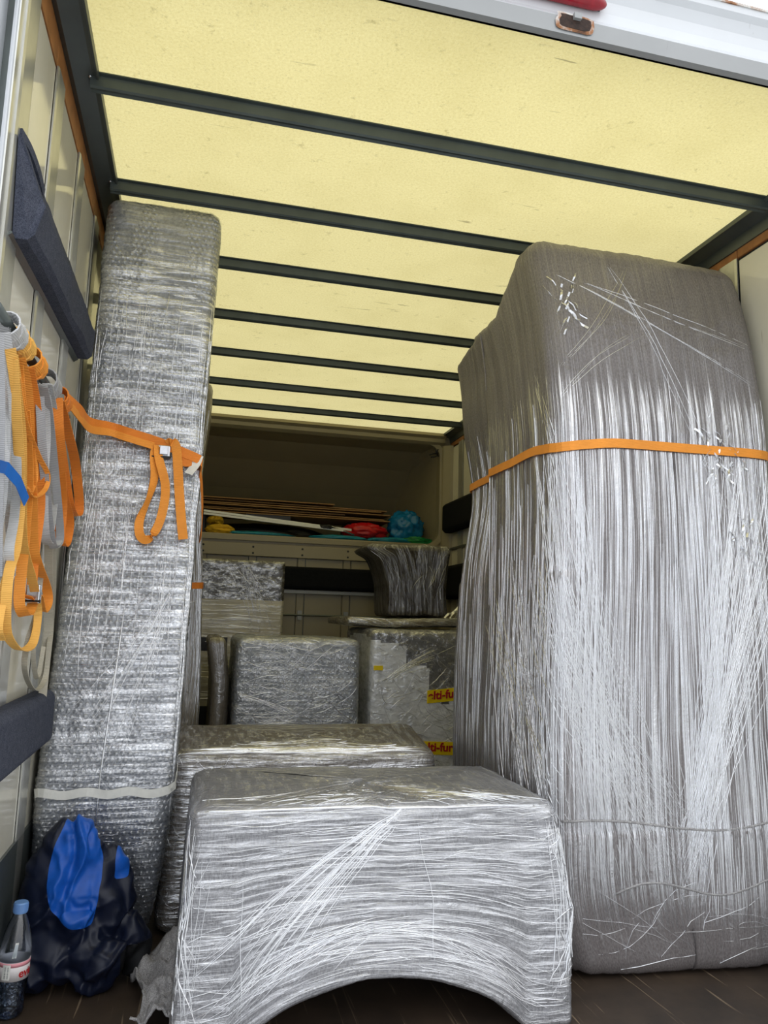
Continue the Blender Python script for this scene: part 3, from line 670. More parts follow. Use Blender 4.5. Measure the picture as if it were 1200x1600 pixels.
# ---- F. flared stool-like piece on top
fF = film('dark_stool_blanket_film', (34, 29, 25), (64, 57, 49), (40, 4), .05, .25, .12, .2, .6)
def wF(p):
    k = max(0, p.z / .41); fl = max(0, (k - .45) / .55)
    x = p.x * (.82 + .18 * fl); x -= .045 * fl ** 2 if p.x < 0 else 0; x -= (.05 * math.exp(-((k - .93) / .06) ** 2) if p.x < -.1 else 0)
    return Vector((x + .02 * (1 - k) + .01, p.y, p.z + .01 * nz3(p.x * 9, 1)))
F = Body(.43, .36, .41, .03, (1.205, 4.36, .918), wF, lambda u, v: .006 * nz3(u * 7, v * 7, 3) + .003 * rid(u * 20, v * 5))
t = thing('wrapped_stool', (1.205, 4.36, .912), 'dark blanket-wrapped stool with a flared top, standing on the wrapped table top', 'wrapped furniture')
F.mesh('blanket', fF, t, .012)
F.strands(rndsc(F, 50, F.uf, F.ur, .41, (.05, .25), (.0015, .0035), ang=1.5), t, M['crease'])

# ---- G. low wrapped table behind the front one
fG = film('brown_blanket_film', (66, 60, 54), (120, 112, 102), (3, 50), .08, .6, .25, .15, .7, crinkle=22)
G = Body(.845, .62, .495, .04, (.383, 2.64, 0), lambda p: Vector((p.x - .015 * (1 - p.z / .5) * (1 if p.x < 0 else 0) + (.05 + .16 * (p.y - .31) if p.x > 0 else 0) * min(1, abs(p.x) * 4), p.y, p.z)), lambda u, v: .004 * nz3(u * 5, v * 5, 4) + .003 * rid(u * 3, v * 30) + .0015 * rid(u * 30, v * 30))
t = thing('wrapped_table', (.405, 2.64, 0), 'low brown-grey blanket-wrapped table, second from the rear opening', 'wrapped furniture')
G.mesh('blanket', fG, t)
L = [((G.uf - R(.0, .25), v), (G.uf + R(.0, .12), v + R(-.02, .03)), R(.0015, .004), R(-.01, .01)) for v in [R(.05, .5) for i in range(150)]]
L += rndsc(G, 60, G.uf, G.uf + .15, .49, (.03, .12)) + [((G.uf + R(0, .7), .5 + R(0, .05)), (G.uf + R(.1, .9), .5 + R(0, .06)), R(.002, .004), .004) for i in range(90)]
L += [((G.uf + R(0, .8), .52 + R(0, .25)), (G.uf + R(.0, .85), .52 + R(0, .25)), R(.0015, .003), .01) for i in range(60)]
G.strands(L, t, M['crease'])

# ---- H. front table, film stretched over its sides and arched below
fH = film('grey_blanket_under_film', (78, 78, 81), (140, 140, 143), (3.2, 60), .07, .42, .18, .16, .7, (230, 90), crinkle=18)
def wH(p):
    k = min(1, max(0, p.z / .475)); arch = .128 * max(0, 1 - (p.x / .315) ** 2) ** .8
    x = p.x + (-.016 * (1 - k) if p.x < 0 else .022 * math.exp(-((k - .5) / .3) ** 2))
    y = p.y + (-.07 * (1 - k) + .012 * math.sin(PI * k) * max(0, 1 - (p.x / .4) ** 2) if p.y < 0 else 0)
    return Vector((x, y, p.z + arch * (1 - k) ** 1.6 - .012 * k * (.5 if p.x > 0 else 0)))
def dH(u, v): return .004 * nz3(u * 5, v * 5, 8) + .0016 * rid(u * 4, v * 34) + .004 * nz3(u * 11, v * 9, 2) + .0012 * rid(u * 40, v * 40) + (.004 * rid(u * 40, v * 10) if u > .45 + .80 and u < 1.4 else 0)
H = Body(.855, .46, .475, .034, (.448, 1.985, .002), wH, dH, .012)
t = thing('wrapped_table', (.448, 1.985, 0), 'grey blanket-wrapped low table at the opening, film arching over the floor beneath it', 'wrapped furniture')
H.mesh('blanket', fH, t, .011)
L = []
for i in range(190):
    v = R(.03, .47); u = H.uf + R(-.02, .8); l = R(.06, .45); L.append(((u, v), (min(H.ur + .03, u + l), v + R(-.02, .02)), R(.0012, .0032), R(-.012, .012)))
for i in range(34): a0 = H.uf + .47 + R(-.01, .01); L.append(((a0, .472), (H.uf + R(-.02, .22), R(.02, .2)), R(.0015, .0035), R(-.01, .01)))
for i in range(20): L.append(((H.uf + R(-.02, .35), .03 + R(0, .06)), (H.uf + R(.35, .55), .14 + R(0, .05)), R(.0015, .003), .02)); L.append(((H.ur + .02 - R(0, .3), .03 + R(0, .08)), (H.uf + R(.3, .5), .12 + R(0, .05)), R(.0015, .003), -.02))
for i in range(70): L.append(((H.ur + R(-.05, .03), R(.05, .46)), (H.ur + R(-.06, .04), R(.05, .46)), R(.0015, .004), R(-.01, .01)))
for i in range(70): L.append(((H.uf + R(-.1, .04), R(.03, .46)), (H.uf + R(-.1, .06), R(.03, .46)), R(.0015, .004), R(-.01, .01)))
for i in range(120): u = H.uf + R(0, .85); L.append(((u, .475 + R(.0, .2)), (u + R(-.15, .15), .475 + R(.0, .21)), R(.0012, .003), R(-.01, .01)))
for i in range(60): u = H.uf + .6; L.append(((u + R(-.05, .05), .67), (u + R(-.35, .3), .48), R(.0012, .003), R(-.01, .01)))
L += [((H.uf + .0 + R(0, .02), .47), (H.uf + .84, .47 + R(-.004, .004)), R(.002, .004), 0) for i in range(10)]
L += [((H.uf + .14, .02), (H.uf + .12, .33), .003, .003), ((H.uf + .53, .05), (H.uf + .50, .45), .003, .002)]
H.strands(L, t, M['crease'])

# ---- I. giant right bale (sofa stood on end)
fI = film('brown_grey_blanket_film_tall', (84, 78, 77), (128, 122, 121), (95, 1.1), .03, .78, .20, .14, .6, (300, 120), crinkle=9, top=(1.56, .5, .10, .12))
def wI(p):
    k = max(0, p.z / 2.0); y = p.y
    if p.y < .1: y += .09 * max(0, (k - .72) / .28) ** 1.3 - .02 * math.sin(PI * min(1, k / .7)) - .035 * max(0, (.3 - k) / .3) - .06 * p.x * max(0, 1 - k * 2)
    x = p.x
    if p.x < 0:
        x += -.012 * math.sin(k * 7) - (.02 if k > .9 else 0) * (k - .9) * 5 + .05 * max(0, (.14 - k) / .14) ** 2
        if p.y > .1: x += .035 * math.exp(-((k - .68) / .1) ** 2)
    else: x -= .02 * max(0, (k - .9) / .12) ** 2
    z = p.z - (.11 * max(0, min(1, (p.y + .28) / .18)) + .05 * max(0, min(1, (p.y - .1) / .3))) * k ** 8 - .01 * p.x * k
    return Vector((x, y, z))
def dI(u, v): return .006 * nz3(u * 3, v * 2, 9) + .0022 * rid(u * 26, v * .8) + .0012 * rid(u * 60, v * 1.2) + .006 * max(0, rid(u * 3, v * 2.3, 4)) * (1 if v < .35 else 0)
I = Body(.722, .82, 2.06, .065, (1.300, 2.30, .002), wI, dI, .05)
t = thing('wrapped_sofa', (1.285, 2.34, 0), 'huge blanket-wrapped bale on end at the right, orange strap round its middle', 'wrapped furniture')
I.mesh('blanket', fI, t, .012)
L = []
for i in range(360):
    u = I.uf + R(-.03, .75); v1 = R(.2, 1.6); v0 = max(.12, v1 - R(.2, 1.1)); L.append(((u, v1), (u + R(-.006, .006), v0), R(.0012, .0034), R(-.003, .003)))
for i in range(180):
    u = R(.05, I.uf); v1 = R(.4, 1.6); L.append(((u, v1), (u + R(-.01, .02), max(.1, v1 - R(.2, .9))), R(.0012, .003), R(-.004, .004)))
for i in range(120):                         # fan running down to the right across the front
    s_ = R(0, 1); L.append(((I.uf + R(-.16, .10) , 1.45 - .6 * s_ + R(-.1, .1)), (I.uf + .10 + .34 * s_ + R(-.03, .03), .12 + .28 * R(0, 1)), R(.0012, .003), R(-.01, .01)))
for i in range(90):                         # second fan from the right edge down to the left
    L.append(((I.uf + R(.48, .75), 1.2 + R(-.3, .3)), (I.uf + .385 + R(-.05, .03), .26 + R(-.1, .1)), R(.0012, .003), R(-.015, .01)))
for i in range(60): L.append(((R(.3, I.uf), R(.8, 1.1)), (R(.5, I.uf + .15), R(.2, .5)), R(.0015, .003), R(-.01, .01)))
for i in range(26): u = I.uf + R(0, .7); L.append(((u, R(.02, .2)), (u + R(-.3, .3), R(.02, .25)), R(.001, .0018), R(-.03, .03)))
for a_, b_ in (((.02, 1.93), (.66, 1.62)), ((.24, 1.97), (.52, 1.22)), ((-.12, 1.62), (.12, .85)), ((.0, 1.50), (.3, 1.75)), ((.3, 1.98), (.02, 1.6)), ((.15, 1.9), (.7, 1.75)), ((.52, 1.3), (.70, 1.0)), ((.12, 1.0), (.36, .35)), ((.5, 1.4), (.56, 1.2))):
    for q in range(3): L.append(((I.uf + a_[0] + R(-.01, .01), a_[1]), (I.uf + b_[0] + R(-.02, .02), b_[1] + R(-.02, .02)), R(.001, .0028), R(-.01, .03)))
I.strands(L, t, M['crease'], n=12)
m = MB()                                     # crumpled film ends
for (u0, v0) in ((.50, 1.44), (.52, 1.38), (.56, 1.40), (.08, 1.86), (.06, 1.80), (.58, 1.15)):
    for q in range(7):
        u, v = I.uf + u0 + R(-.02, .02), v0 + R(-.04, .04)
        pts = [I.at(u + .012 * k * math.cos(q), v + .014 * k * (1 if q % 2 else -1), .003 + .006 * math.sin(k * 2 + q)) for k in range(5)]
        m.ribbon(crom(pts, 3), Vector((R(-1, 1), -.4, R(-1, 1))), R(.003, .007), .0006)
m.build('loose_film', M['crease'], t)['kind'] = 'stuff'
# blanket hem showing under the film
m = MB(); m.tube([I.at(I.uf + .02 + .70 * k / 40, .385 + .012 * math.sin(k / 40 * 7) - .02 * math.sin(k / 40 * PI), .0005) for k in range(41)], .0035, 6)
m.build('blanket_hem', M['felt_grey'], t, smooth=True)
m = MB(); m.tube([I.at(I.uf + .16 + .56 * k / 40, .215 + .02 * math.sin(k / 40 * 9) - .03 * (k / 40 - .5) ** 2, .0) for k in range(41)], .003, 6)
m.build('blanket_hem', M['felt_grey'], t, smooth=True)

# ---- orange strap round the right bale
t = thing('lashing_strap', (1.30, 1.88, 1.36), 'long flat orange strap pulled across the tall bale on the right', 'strap')
m = MB(); pts = []
n_ = 60
for k in range(n_ + 1):
    u = I.uf - .86 + k * 1.58 / n_; s_ = u - I.uf
    v = 1.395 + .012 * min(1, max(0, s_ / .6)) - .02 * math.exp(-(s_ / .12) ** 2); pts.append(I.at(u, v, .0065))
wdv = [Vector((0, 0, 1))] * len(pts)
m.ribbon(pts, wdv, .026, .002).build('webbing', M['orange'], t)

# ================================================================== straps on the left wall
t = thing('lashing_strap', (-.13, 2.26, 1.40), 'taut orange strap with buckle and hanging loop on the bubble-wrapped slab', 'strap')
def onA(x, z, lift=.008):
    u = A.uf + (x + .193 - .018 * (z - .6) + .338 / 2); return A.at(u, z, lift)
run = [Vector((-.345, 1.97, 1.415)), Vector((-.325, 2.10, 1.415)), Vector((-.315, 2.21, 1.412))] + [onA(x, z, .020) for x, z in ((-.27, 1.418), (-.22, 1.405), (-.14, 1.385), (-.09, 1.368), (-.03, 1.345), (-.012, 1.335))] + [A.at(A.ur, 1.33, .006) + Vector(q) for q in ((.008, .01, -.02), (.016, .05, -.07), (.022, .10, -.14), (.022, .15, -.19), (.018, .22, -.20))]
MB().ribbon(crom(run, 8), (0, 0, 1), .028, .002).build('webbing', M['orange2'], t)
run2 = [Vector((-.34, 1.97, 1.405)), Vector((-.325, 2.10, 1.395)), Vector((-.312, 2.21, 1.393))] + [onA(x, z, .024) for x, z in ((-.27, 1.400), (-.22, 1.387), (-.145, 1.368))]
MB().ribbon(crom(run2, 8), (0, .25, 1), .022, .002).build('webbing', M['orange'], t)
bk = MB().box((-.150, 0, 1.345), (-.098, .012, 1.38)); dy = onA(-.12, 1.36, .018).y - .006
bk.v = [v + Vector((0, dy, 0)) for v in bk.v]; b_ = bevel(bk.build('cam_buckle', M['chrome'], t), .003)
m = MB().box((-.128, dy - .01, 1.35), (-.104, dy + .0, 1.377)); bevel(m.build('cam_lever', M['chrome'], b_), .002)
MB().tube([(-.152, dy - .004, 1.343), (-.094, dy - .004, 1.343)], .003, 8).build('buckle_bar', M['black'], b_)
lp = [onA(x, z, l) for x, z, l in ((-.135, 1.372, .022), (-.142, 1.34, .024), (-.137, 1.27, .024), (-.150, 1.20, .022), (-.168, 1.14, .020), (-.162, 1.098, .02), (-.140, 1.088, .024), (-.115, 1.13, .03), (-.103, 1.20, .032), (-.106, 1.26, .030), (-.128, 1.33, .030), (-.134, 1.372, .024))]
lw = [Vector(q) for q in ((1, .1, 0), (1, .3, 0), (1, .7, .1), (.5, 1, .1), (1, .5, .2), (.9, -.2, -.4), (.4, .1, 1), (1, .4, .1), (1, .1, 0), (1, -.1, 0), (1, .3, .1), (1, .5, 0))]
MB().ribbon(crom(lp, 8), [v for v in crom(lw, 8)], .025, .002).build('hanging_loop', M['orange'], t)
tl = [onA(x, z, l) for x, z, l in ((-.108, 1.378, .020), (-.094, 1.385, .026), (-.080, 1.362, .026), (-.066, 1.25, .020), (-.054, 1.16, .018), (-.046, 1.095, .018))]
MB().ribbon(crom(tl, 8), (1, -.1, .05), .027, .002).build('strap_tail', M['orange'], t)
m = MB().box((-.070, 0, 1.322), (-.034, .003, 1.352)); yy = onA(-.05, 1.34, .016).y; m.v = [v + Vector((0, yy, 0)) for v in m.v]; m.build('sewn_end', M['orange2'], t)
vsx = []
m = MB().ribbon(crom([onA(-.022, 1.355, .018), onA(-.030, 1.325, .020), onA(-.044, 1.292, .024)], 5), (1, 0, .45), .026, .001); m.build('paper_label', M['white_label'], t)['label'] = 'small white label'

def kv(y, z, x=-.31): return Vector((x, y, z))
def strap(label, knot, folds, mat, wd=.026, group=None, extra=None, name='lashing_strap'):
    """bundle tied over the wall rail: wrapped knot plus hanging folds; fold = (Ytop, Ybottom, zbottom, gap, twist, width)"""
    (ky, kz, kr) = knot
    t = thing(name, (-.35, ky, kz), label, 'strap', group)
    m = MB()
    for q in range(3):
        pts = []
        for k in range(15):
            th = 2 * PI * k / 14 + q * .8; pts.append(Vector((-.343 + (kr + .006) * math.cos(th) * .8, ky + (q - 1) * .016 + .012 * math.sin(th + q), kz + kr * math.sin(th) * 1.25)))
        m.ribbon(pts, Vector((.15 * (q - 1), 1, .35 * (q - 1))), wd * 1.0, .003)
    m.build('knot', mat, t)
    for j, (ya, yb, zb, gap, tw, ww, mt) in enumerate(folds):
        xb = -.312 + .012 * (j % 3); mid = (kz + zb) / 2
        P_ = [Vector((-.335, ya, kz + .01)), Vector((xb - .01, ya + (yb - gap / 2 - ya) * .35, kz - .07)), Vector((xb, (ya + yb - gap / 2) / 2, mid)), Vector((xb, yb - gap / 2, zb + gap * .8 + .02)),
              Vector((xb + .003, yb, zb)), Vector((xb + .008, yb + gap / 2, zb + gap * .8 + .02)), Vector((xb + .012, yb + gap / 2 - (yb - ya) * .3, mid)), Vector((xb + .004, ya + .015, kz - .07)), Vector((-.33, ya + .01, kz + .005))]
        W_ = []
        for k in range(9):
            an = .35 + tw * math.sin(k * .9 + j) ; W_.append(Vector((math.cos(an), math.sin(an), .12 if k != 4 else 0)))
        MB().ribbon(crom(P_, 7), crom(W_, 7), ww, .0022).build('strap_fold', M[mt], t)
    return t
TR = {
 'g1a': [(-0.350, 1.369, 1.376), (-0.348, 1.406, 1.320), (-0.350, 1.449, 1.227), (-0.348, 1.473, 1.103), (-0.350, 1.482, 1.012), (-0.348, 1.524, 0.957), (-0.350, 1.589, 0.943), (-0.348, 1.598, 0.974), (-0.350, 1.566, 1.045), (-0.348, 1.481, 1.129), (-0.350, 1.436, 1.283), (-0.348, 1.381, 1.369)],
 'g1b': [(-0.335, 1.333, 1.341), (-0.333, 1.395, 1.283), (-0.335, 1.471, 1.199), (-0.333, 1.505, 1.122), (-0.335, 1.524, 1.053), (-0.333, 1.500, 0.991), (-0.335, 1.543, 0.947)],
 'g1c': [(-0.340, 1.315, 1.334), (-0.338, 1.363, 1.217), (-0.340, 1.422, 1.073), (-0.338, 1.457, 0.942)],
 'am1': [(-0.330, 1.355, 1.322), (-0.328, 1.404, 1.275), (-0.330, 1.492, 1.204), (-0.328, 1.532, 1.103), (-0.330, 1.594, 1.012), (-0.328, 1.697, 0.949), (-0.330, 1.799, 0.884), (-0.328, 1.770, 0.819), (-0.330, 1.674, 0.806), (-0.328, 1.562, 0.826), (-0.330, 1.517, 0.859), (-0.328, 1.491, 0.945), (-0.330, 1.541, 1.007), (-0.328, 1.522, 1.101), (-0.330, 1.467, 1.198), (-0.328, 1.369, 1.310)],
 'am2': [(-0.338, 1.409, 1.328), (-0.336, 1.485, 1.250), (-0.338, 1.553, 1.118), (-0.336, 1.553, 0.996), (-0.338, 1.508, 0.910), (-0.336, 1.485, 0.853), (-0.338, 1.522, 0.830)],
 'or1': [(-0.335, 1.443, 1.334), (-0.333, 1.515, 1.296), (-0.335, 1.592, 1.201), (-0.333, 1.650, 1.108), (-0.335, 1.713, 1.023), (-0.333, 1.760, 0.986), (-0.335, 1.895, 0.943), (-0.333, 1.925, 0.907), (-0.335, 1.877, 0.885), (-0.333, 1.792, 0.919), (-0.335, 1.728, 0.877), (-0.333, 1.654, 0.883), (-0.335, 1.628, 0.914), (-0.333, 1.614, 1.026), (-0.335, 1.603, 1.152), (-0.333, 1.510, 1.257)],
 'or2': [(-0.340, 1.540, 1.347), (-0.338, 1.630, 1.289), (-0.340, 1.711, 1.199), (-0.338, 1.756, 1.110), (-0.340, 1.758, 1.013), (-0.338, 1.751, 0.917), (-0.340, 1.711, 0.916)],
 'or3': [(-0.325, 1.404, 1.287), (-0.323, 1.484, 1.227), (-0.325, 1.631, 1.195), (-0.323, 1.734, 1.174), (-0.325, 1.726, 1.140), (-0.323, 1.610, 1.107), (-0.325, 1.545, 1.115)],
 'or4': [(-0.330, 1.435, 1.320), (-0.328, 1.488, 1.252), (-0.330, 1.591, 1.201), (-0.328, 1.638, 1.159), (-0.330, 1.617, 1.119), (-0.328, 1.558, 1.119)],
 'g2a': [(-0.335, 1.652, 1.350), (-0.333, 1.728, 1.260), (-0.335, 1.762, 1.153), (-0.333, 1.814, 1.054), (-0.335, 1.903, 1.040), (-0.333, 1.979, 1.054), (-0.335, 2.007, 1.130), (-0.333, 1.901, 1.238), (-0.335, 1.781, 1.331), (-0.333, 1.692, 1.363)],
 'g2b': [(-0.330, 1.615, 1.313), (-0.328, 1.676, 1.220), (-0.330, 1.796, 1.116), (-0.328, 1.887, 1.039), (-0.330, 1.966, 1.043), (-0.328, 1.971, 1.078), (-0.330, 1.851, 1.198), (-0.328, 1.710, 1.298), (-0.330, 1.642, 1.341)],
 'g2c': [(-0.340, 1.701, 1.365), (-0.338, 1.816, 1.265), (-0.340, 1.913, 1.163), (-0.338, 1.898, 1.070), (-0.340, 1.856, 1.050)],
 'be1': [(-0.340, 1.941, 1.074), (-0.338, 1.999, 0.971), (-0.340, 2.039, 0.847), (-0.338, 2.024, 0.801), (-0.340, 2.015, 0.725), (-0.338, 1.919, 0.706), (-0.340, 1.837, 0.725), (-0.338, 1.754, 0.771), (-0.340, 1.779, 0.823), (-0.338, 1.824, 0.877), (-0.340, 1.853, 0.992)],
 'be2': [(-0.345, 1.914, 1.086), (-0.343, 1.961, 0.969), (-0.345, 2.034, 0.847), (-0.343, 2.022, 0.679)],
 'be3': [(-0.340, 1.864, 0.877), (-0.338, 1.835, 0.794), (-0.340, 1.918, 0.732), (-0.338, 1.949, 0.803)],
 'o2a': [(-0.325, 1.772, 1.356), (-0.323, 1.815, 1.281), (-0.325, 1.960, 1.203), (-0.323, 2.059, 1.146), (-0.325, 2.163, 1.141), (-0.323, 2.200, 1.174), (-0.325, 2.075, 1.274), (-0.323, 1.880, 1.327), (-0.325, 1.789, 1.356)],
 'o2b': [(-0.330, 1.797, 1.335), (-0.328, 1.858, 1.260), (-0.330, 1.971, 1.173), (-0.328, 2.086, 1.121), (-0.330, 2.088, 1.066), (-0.328, 2.015, 1.048), (-0.330, 1.981, 1.067), (-0.328, 1.966, 1.141), (-0.330, 1.899, 1.238), (-0.328, 1.801, 1.337)],
}

def folds(t, keys, mat, ww, ph=0):
    for j, k_ in enumerate(keys):
        P_ = [Vector(q) for q in TR[k_]]; W_ = []
        for i in range(len(P_)):
            an = .25 + .55 * math.sin(i * 1.1 + j + ph); W_.append(Vector((math.cos(an), math.sin(an) * .8, .25 * math.sin(i * .7))))
        MB().ribbon(crom(P_, 6), crom(W_, 6), ww[j % len(ww)], .0022).build('strap_fold', M[mat[j % len(mat)]], t)
t1 = strap('pale grey webbing bundle, nearest the opening on the left wall', (1.39, 1.365, .020), [], M['greyweb'])
folds(t1, ['g1a', 'g1b', 'g1c'], ['greyweb', 'greyweb', 'greyweb2'], [.018, .017, .016])
t2 = strap('amber webbing with the longest hanging loop, beside the pale grey bundle', (1.47, 1.37, .018), [], M['amber'])
folds(t2, ['am1', 'am2'], ['amber'], [.018], 1)
t3 = strap('orange webbing bundle with a small steel buckle, tied between amber and grey straps', (1.58, 1.37, .020), [], M['orange'])
folds(t3, ['or1', 'or2', 'or3', 'or4'], ['orange', 'orange2', 'orange', 'orange'], [.021, .022, .010, .010], 2)
b_ = bevel(MB().box((-.345, 1.74, .90), (-.318, 1.76, .94)).build('cam_buckle', M['chrome'], t3), .003)
MB().tube([(-.347, 1.742, .905), (-.316, 1.742, .905)], .003, 8).build('buckle_bar', M['black'], b_)
t4 = strap('grey webbing bundle with a very long beige tail, between the two orange bundles', (1.74, 1.375, .022), [], M['greyweb2'])
folds(t4, ['g2a', 'g2b', 'g2c', 'be1', 'be2', 'be3'], ['greyweb', 'greyweb2', 'greyweb', 'beigeweb', 'beigeweb', 'beigeweb'], [.020, .018, .02, .012, .020, .01], 0)
t5 = strap('deep orange webbing loop beside the bubble-wrapped slab', (1.90, 1.385, .020), [], M['orange2'])
folds(t5, ['o2a', 'o2b'], ['orange2', 'orange2'], [.024, .024], 1)
m = MB().ribbon([Vector((-.335, 1.33, 1.117)), Vector((-.328, 1.40, 1.125)), Vector((-.320, 1.46, 1.112)), Vector((-.316, 1.52, 1.085))], Vector((.25, .3, 1)), .021, .0015)
m.build('tag_sleeve', M['blue_label'], t1)['label'] = 'blue tag'
# rail the straps hang on
rl = MB().tube([(-.345, 1.30, 1.375), (-.345, 2.02, 1.375)], .009, 10).build('strap_rail', M['steel'], wl, smooth=True)

# ================================================================== jacket, bottle, loose blanket
def blob(m, c, r, n=16, rot=None):
    c = Vector(c); o = len(m.v)
    for i in range(n + 1):
        th = PI * i / n
        for k in range(2 * n):
            ph = PI * k / n; p_ = Vector((r[0] * math.sin(th) * math.cos(ph), r[1] * math.sin(th) * math.sin(ph), r[2] * math.cos(th)))
            if rot is not None: p_ = rot @ p_
            m.v.append(c + p_)
    W = 2 * n
    m.f += [(o + i * W + k, o + i * W + (k + 1) % W, o + (i + 1) * W + (k + 1) % W, o + (i + 1) * W + k) for i in range(n) for k in range(W)]
def remeshed(m, vox, smooth=6):
    me = bpy.data.meshes.new('tmp'); me.from_pydata(m.v, [], m.f); bm = bmesh.new(); bm.from_mesh(me)
    bmesh.ops.remove_doubles(bm, verts=bm.verts, dist=1e-5); bmesh.ops.recalc_face_normals(bm, faces=bm.faces); bm.to_mesh(me); bm.free()
    o = bpy.data.objects.new('tmp', me); C.objects.link(o)
    r_ = o.modifiers.new('r', 'REMESH'); r_.mode = 'VOXEL'; r_.voxel_size = vox
    s_ = o.modifiers.new('s', 'SMOOTH'); s_.iterations = smooth; s_.factor = .6
    dg = bpy.context.evaluated_depsgraph_get(); dg.update(); e = bpy.data.meshes.new_from_object(o.evaluated_get(dg)); bpy.data.objects.remove(o)
    return e
m = MB()
blob(m, (-.262, 2.085, .20), (.095, .055, .185), rot=Matrix.Rotation(.10, 3, 'Y'))
blob(m, (-.24, 2.08, .30), (.055, .045, .085)); blob(m, (-.31, 2.09, .16), (.06, .055, .15)); blob(m, (-.335, 2.09, .11), (.04, .05, .16))
blob(m, (-.175, 2.09, .19), (.055, .05, .13), rot=Matrix.Rotation(-.15, 3, 'Y')); blob(m, (-.140, 2.10, .23), (.03, .035, .09), rot=Matrix.Rotation(-.3, 3, 'Y'))
blob(m, (-.28, 2.06, .075), (.085, .055, .075)); blob(m, (-.20, 2.05, .08), (.05, .05, .08)); blob(m, (-.155, 2.03, .062), (.048, .045, .062), rot=Matrix.Rotation(.5, 3, 'Y'))
blob(m, (-.185, 2.035, .03), (.04, .035, .03)); blob(m, (-.105, 2.08, .105), (.035, .04, .06))
blob(m, (-.085, 2.09, .06), (.035, .04, .055)); blob(m, (-.23, 2.04, .14), (.05, .03, .05), rot=Matrix.Rotation(.8, 3, 'Y'))
e = remeshed(m, .0038, 6)
e.calc_loop_triangles(); V_ = []; 
nrm = [v.normal.copy() for v in e.vertices]
for v, n_ in zip(e.vertices, nrm):
    p_ = v.co; q = Vector((p_.x * 9 + 2.0 * nz3(p_.x * 8, p_.z * 8), p_.y * 6, p_.z * 4.5))
    f_ = rid(q.x, q.y, q.z) ; f2 = rid(p_.x * 18 + nz3(p_.x * 20, p_.z * 20), p_.y * 14, p_.z * 10 + 5)
    d_ = .020 * (f_ - .55) + .010 * (f2 - .55)
    nn_ = p_ + n_ * d_; nn_.z = max(.003, nn_.z); nn_.x = max(XL + .012, nn_.x); V_.append(nn_)
def region(c):
    # blue panel: bounded left by a smooth bow, right by the shoulder; smaller blue patch to the right
    x, z = c.x, c.z
    if z > .15:
        k = (z - .15) / .235; lft = -.268 - .030 * math.sin(PI * min(1, k * 1.0)) - .002 * k; rgt = -.190 + .012 * math.sin(PI * k) - .022 * max(0, k - .6) / .4
        if lft < x < rgt and z > .15 + max(0, (-.235 - x) * .8): return 1
    if z > .185 and x > -.150 and c.z > .24 - 1.0 * (x + .15) * 0 and x < -.118: return 1
    if z < .10 and x > -.118: return 2
    return 0
jt = thing('jacket', (-.22, 2.08, 0), 'crumpled navy jacket with a royal blue panel, heaped on the floor', 'jacket')
regs = {0: [], 1: [], 2: []}
for p_ in e.polygons:
    c_ = sum((V_[i] for i in p_.vertices), Vector()) / len(p_.vertices); regs[region(c_)].append(tuple(p_.vertices))
eg = {}                                  # smooth the seams between the panels
for k in regs:
    for f in regs[k]:
        for i in range(len(f)): eg.setdefault(tuple(sorted((f[i], f[i - 1]))), set()).add(k)
nb_ = {}
for (a_, b_), ks in eg.items():
    if len(ks) > 1: nb_.setdefault(a_, []).append(b_); nb_.setdefault(b_, []).append(a_)
for it in range(10):
    W2 = {i: V_[i] * .4 + sum((V_[j] for j in js), Vector()) / len(js) * .6 for i, js in nb_.items() if len(js) == 2}
    for i, p_ in W2.items(): V_[i] = p_
for k, (nm_, mt_) in enumerate((('jacket_shell', M['navy']), ('blue_panel', M['royal']), ('sleeve_cuff', M['blackcloth']))):
    fs = regs[k]
    if not fs: continue
    used = sorted({i for f in fs for i in f}); mp = {a_: b_ for b_, a_ in enumerate(used)}
    q = MB(); q.v = [V_[i] for i in used]; q.f = [tuple(mp[i] for i in f) for f in fs]
    o = q.build(nm_, mt_, jt, smooth=True)
    if k == 1: o['label'] = 'royal blue fabric panel'
    if k == 2: o['label'] = 'black sleeve end'

# ---- bottle
bt = thing('water_bottle', (-.345, 1.965, 0), 'clear plastic water bottle with pale blue cap, standing before the jacket', 'bottle')
bc = Vector((-.345, 1.965, .001)); Rb = Matrix.Rotation(.03, 3, 'Y')
prof = [(.012, .004), (.022, .0), (.029, .003), (.031, .012), (.030, .022), (.0315, .032), (.029, .045), (.030, .058), (.0325, .068), (.0325, .074), (.032, .078), (.032, .118), (.0325, .121), (.0335, .126), (.0325, .140), (.0315, .150), (.028, .170), (.022, .190), (.0145, .206), (.0125, .210), (.0125, .216)]
m = MB().lathe(bc, prof, 40, Rb); ob = m.build('bottle_body', M['bottle'], bt, smooth=True)
MB().lathe(bc, [(.002, .006), (.026, .006), (.0285, .012), (.0285, .030), (.027, .046), (.0295, .064), (.0300, .095), (.0300, .0955), (.001, .0955)], 32, Rb).build('water', M['water'], bt, smooth=True)
cp = [(.0148, .212), (.0152, .214), (.0152, .232), (.0140, .2345), (.001, .2348)]
cpo = MB().lathe(bc, cp, 32, Rb); 
cap = cpo.build('bottle_cap', M['cap'], bt, smooth=False)
m = MB()
for k in range(40):
    th = 2 * PI * k / 40; m.box((-.0006, .0149, .215), (.0006, .0159, .231)); 
    m.v[-8:] = [bc + Rb @ (Matrix.Rotation(th, 3, 'Z') @ v) for v in m.v[-8:]]
m.build('cap_ridges', M['cap'], cap)
m = MB().lathe(bc, [(.0326, .079), (.0328, .079), (.0328, .117), (.0326, .117)], 40, Rb); lb = m.build('paper_label', M['label'], bt, smooth=True)
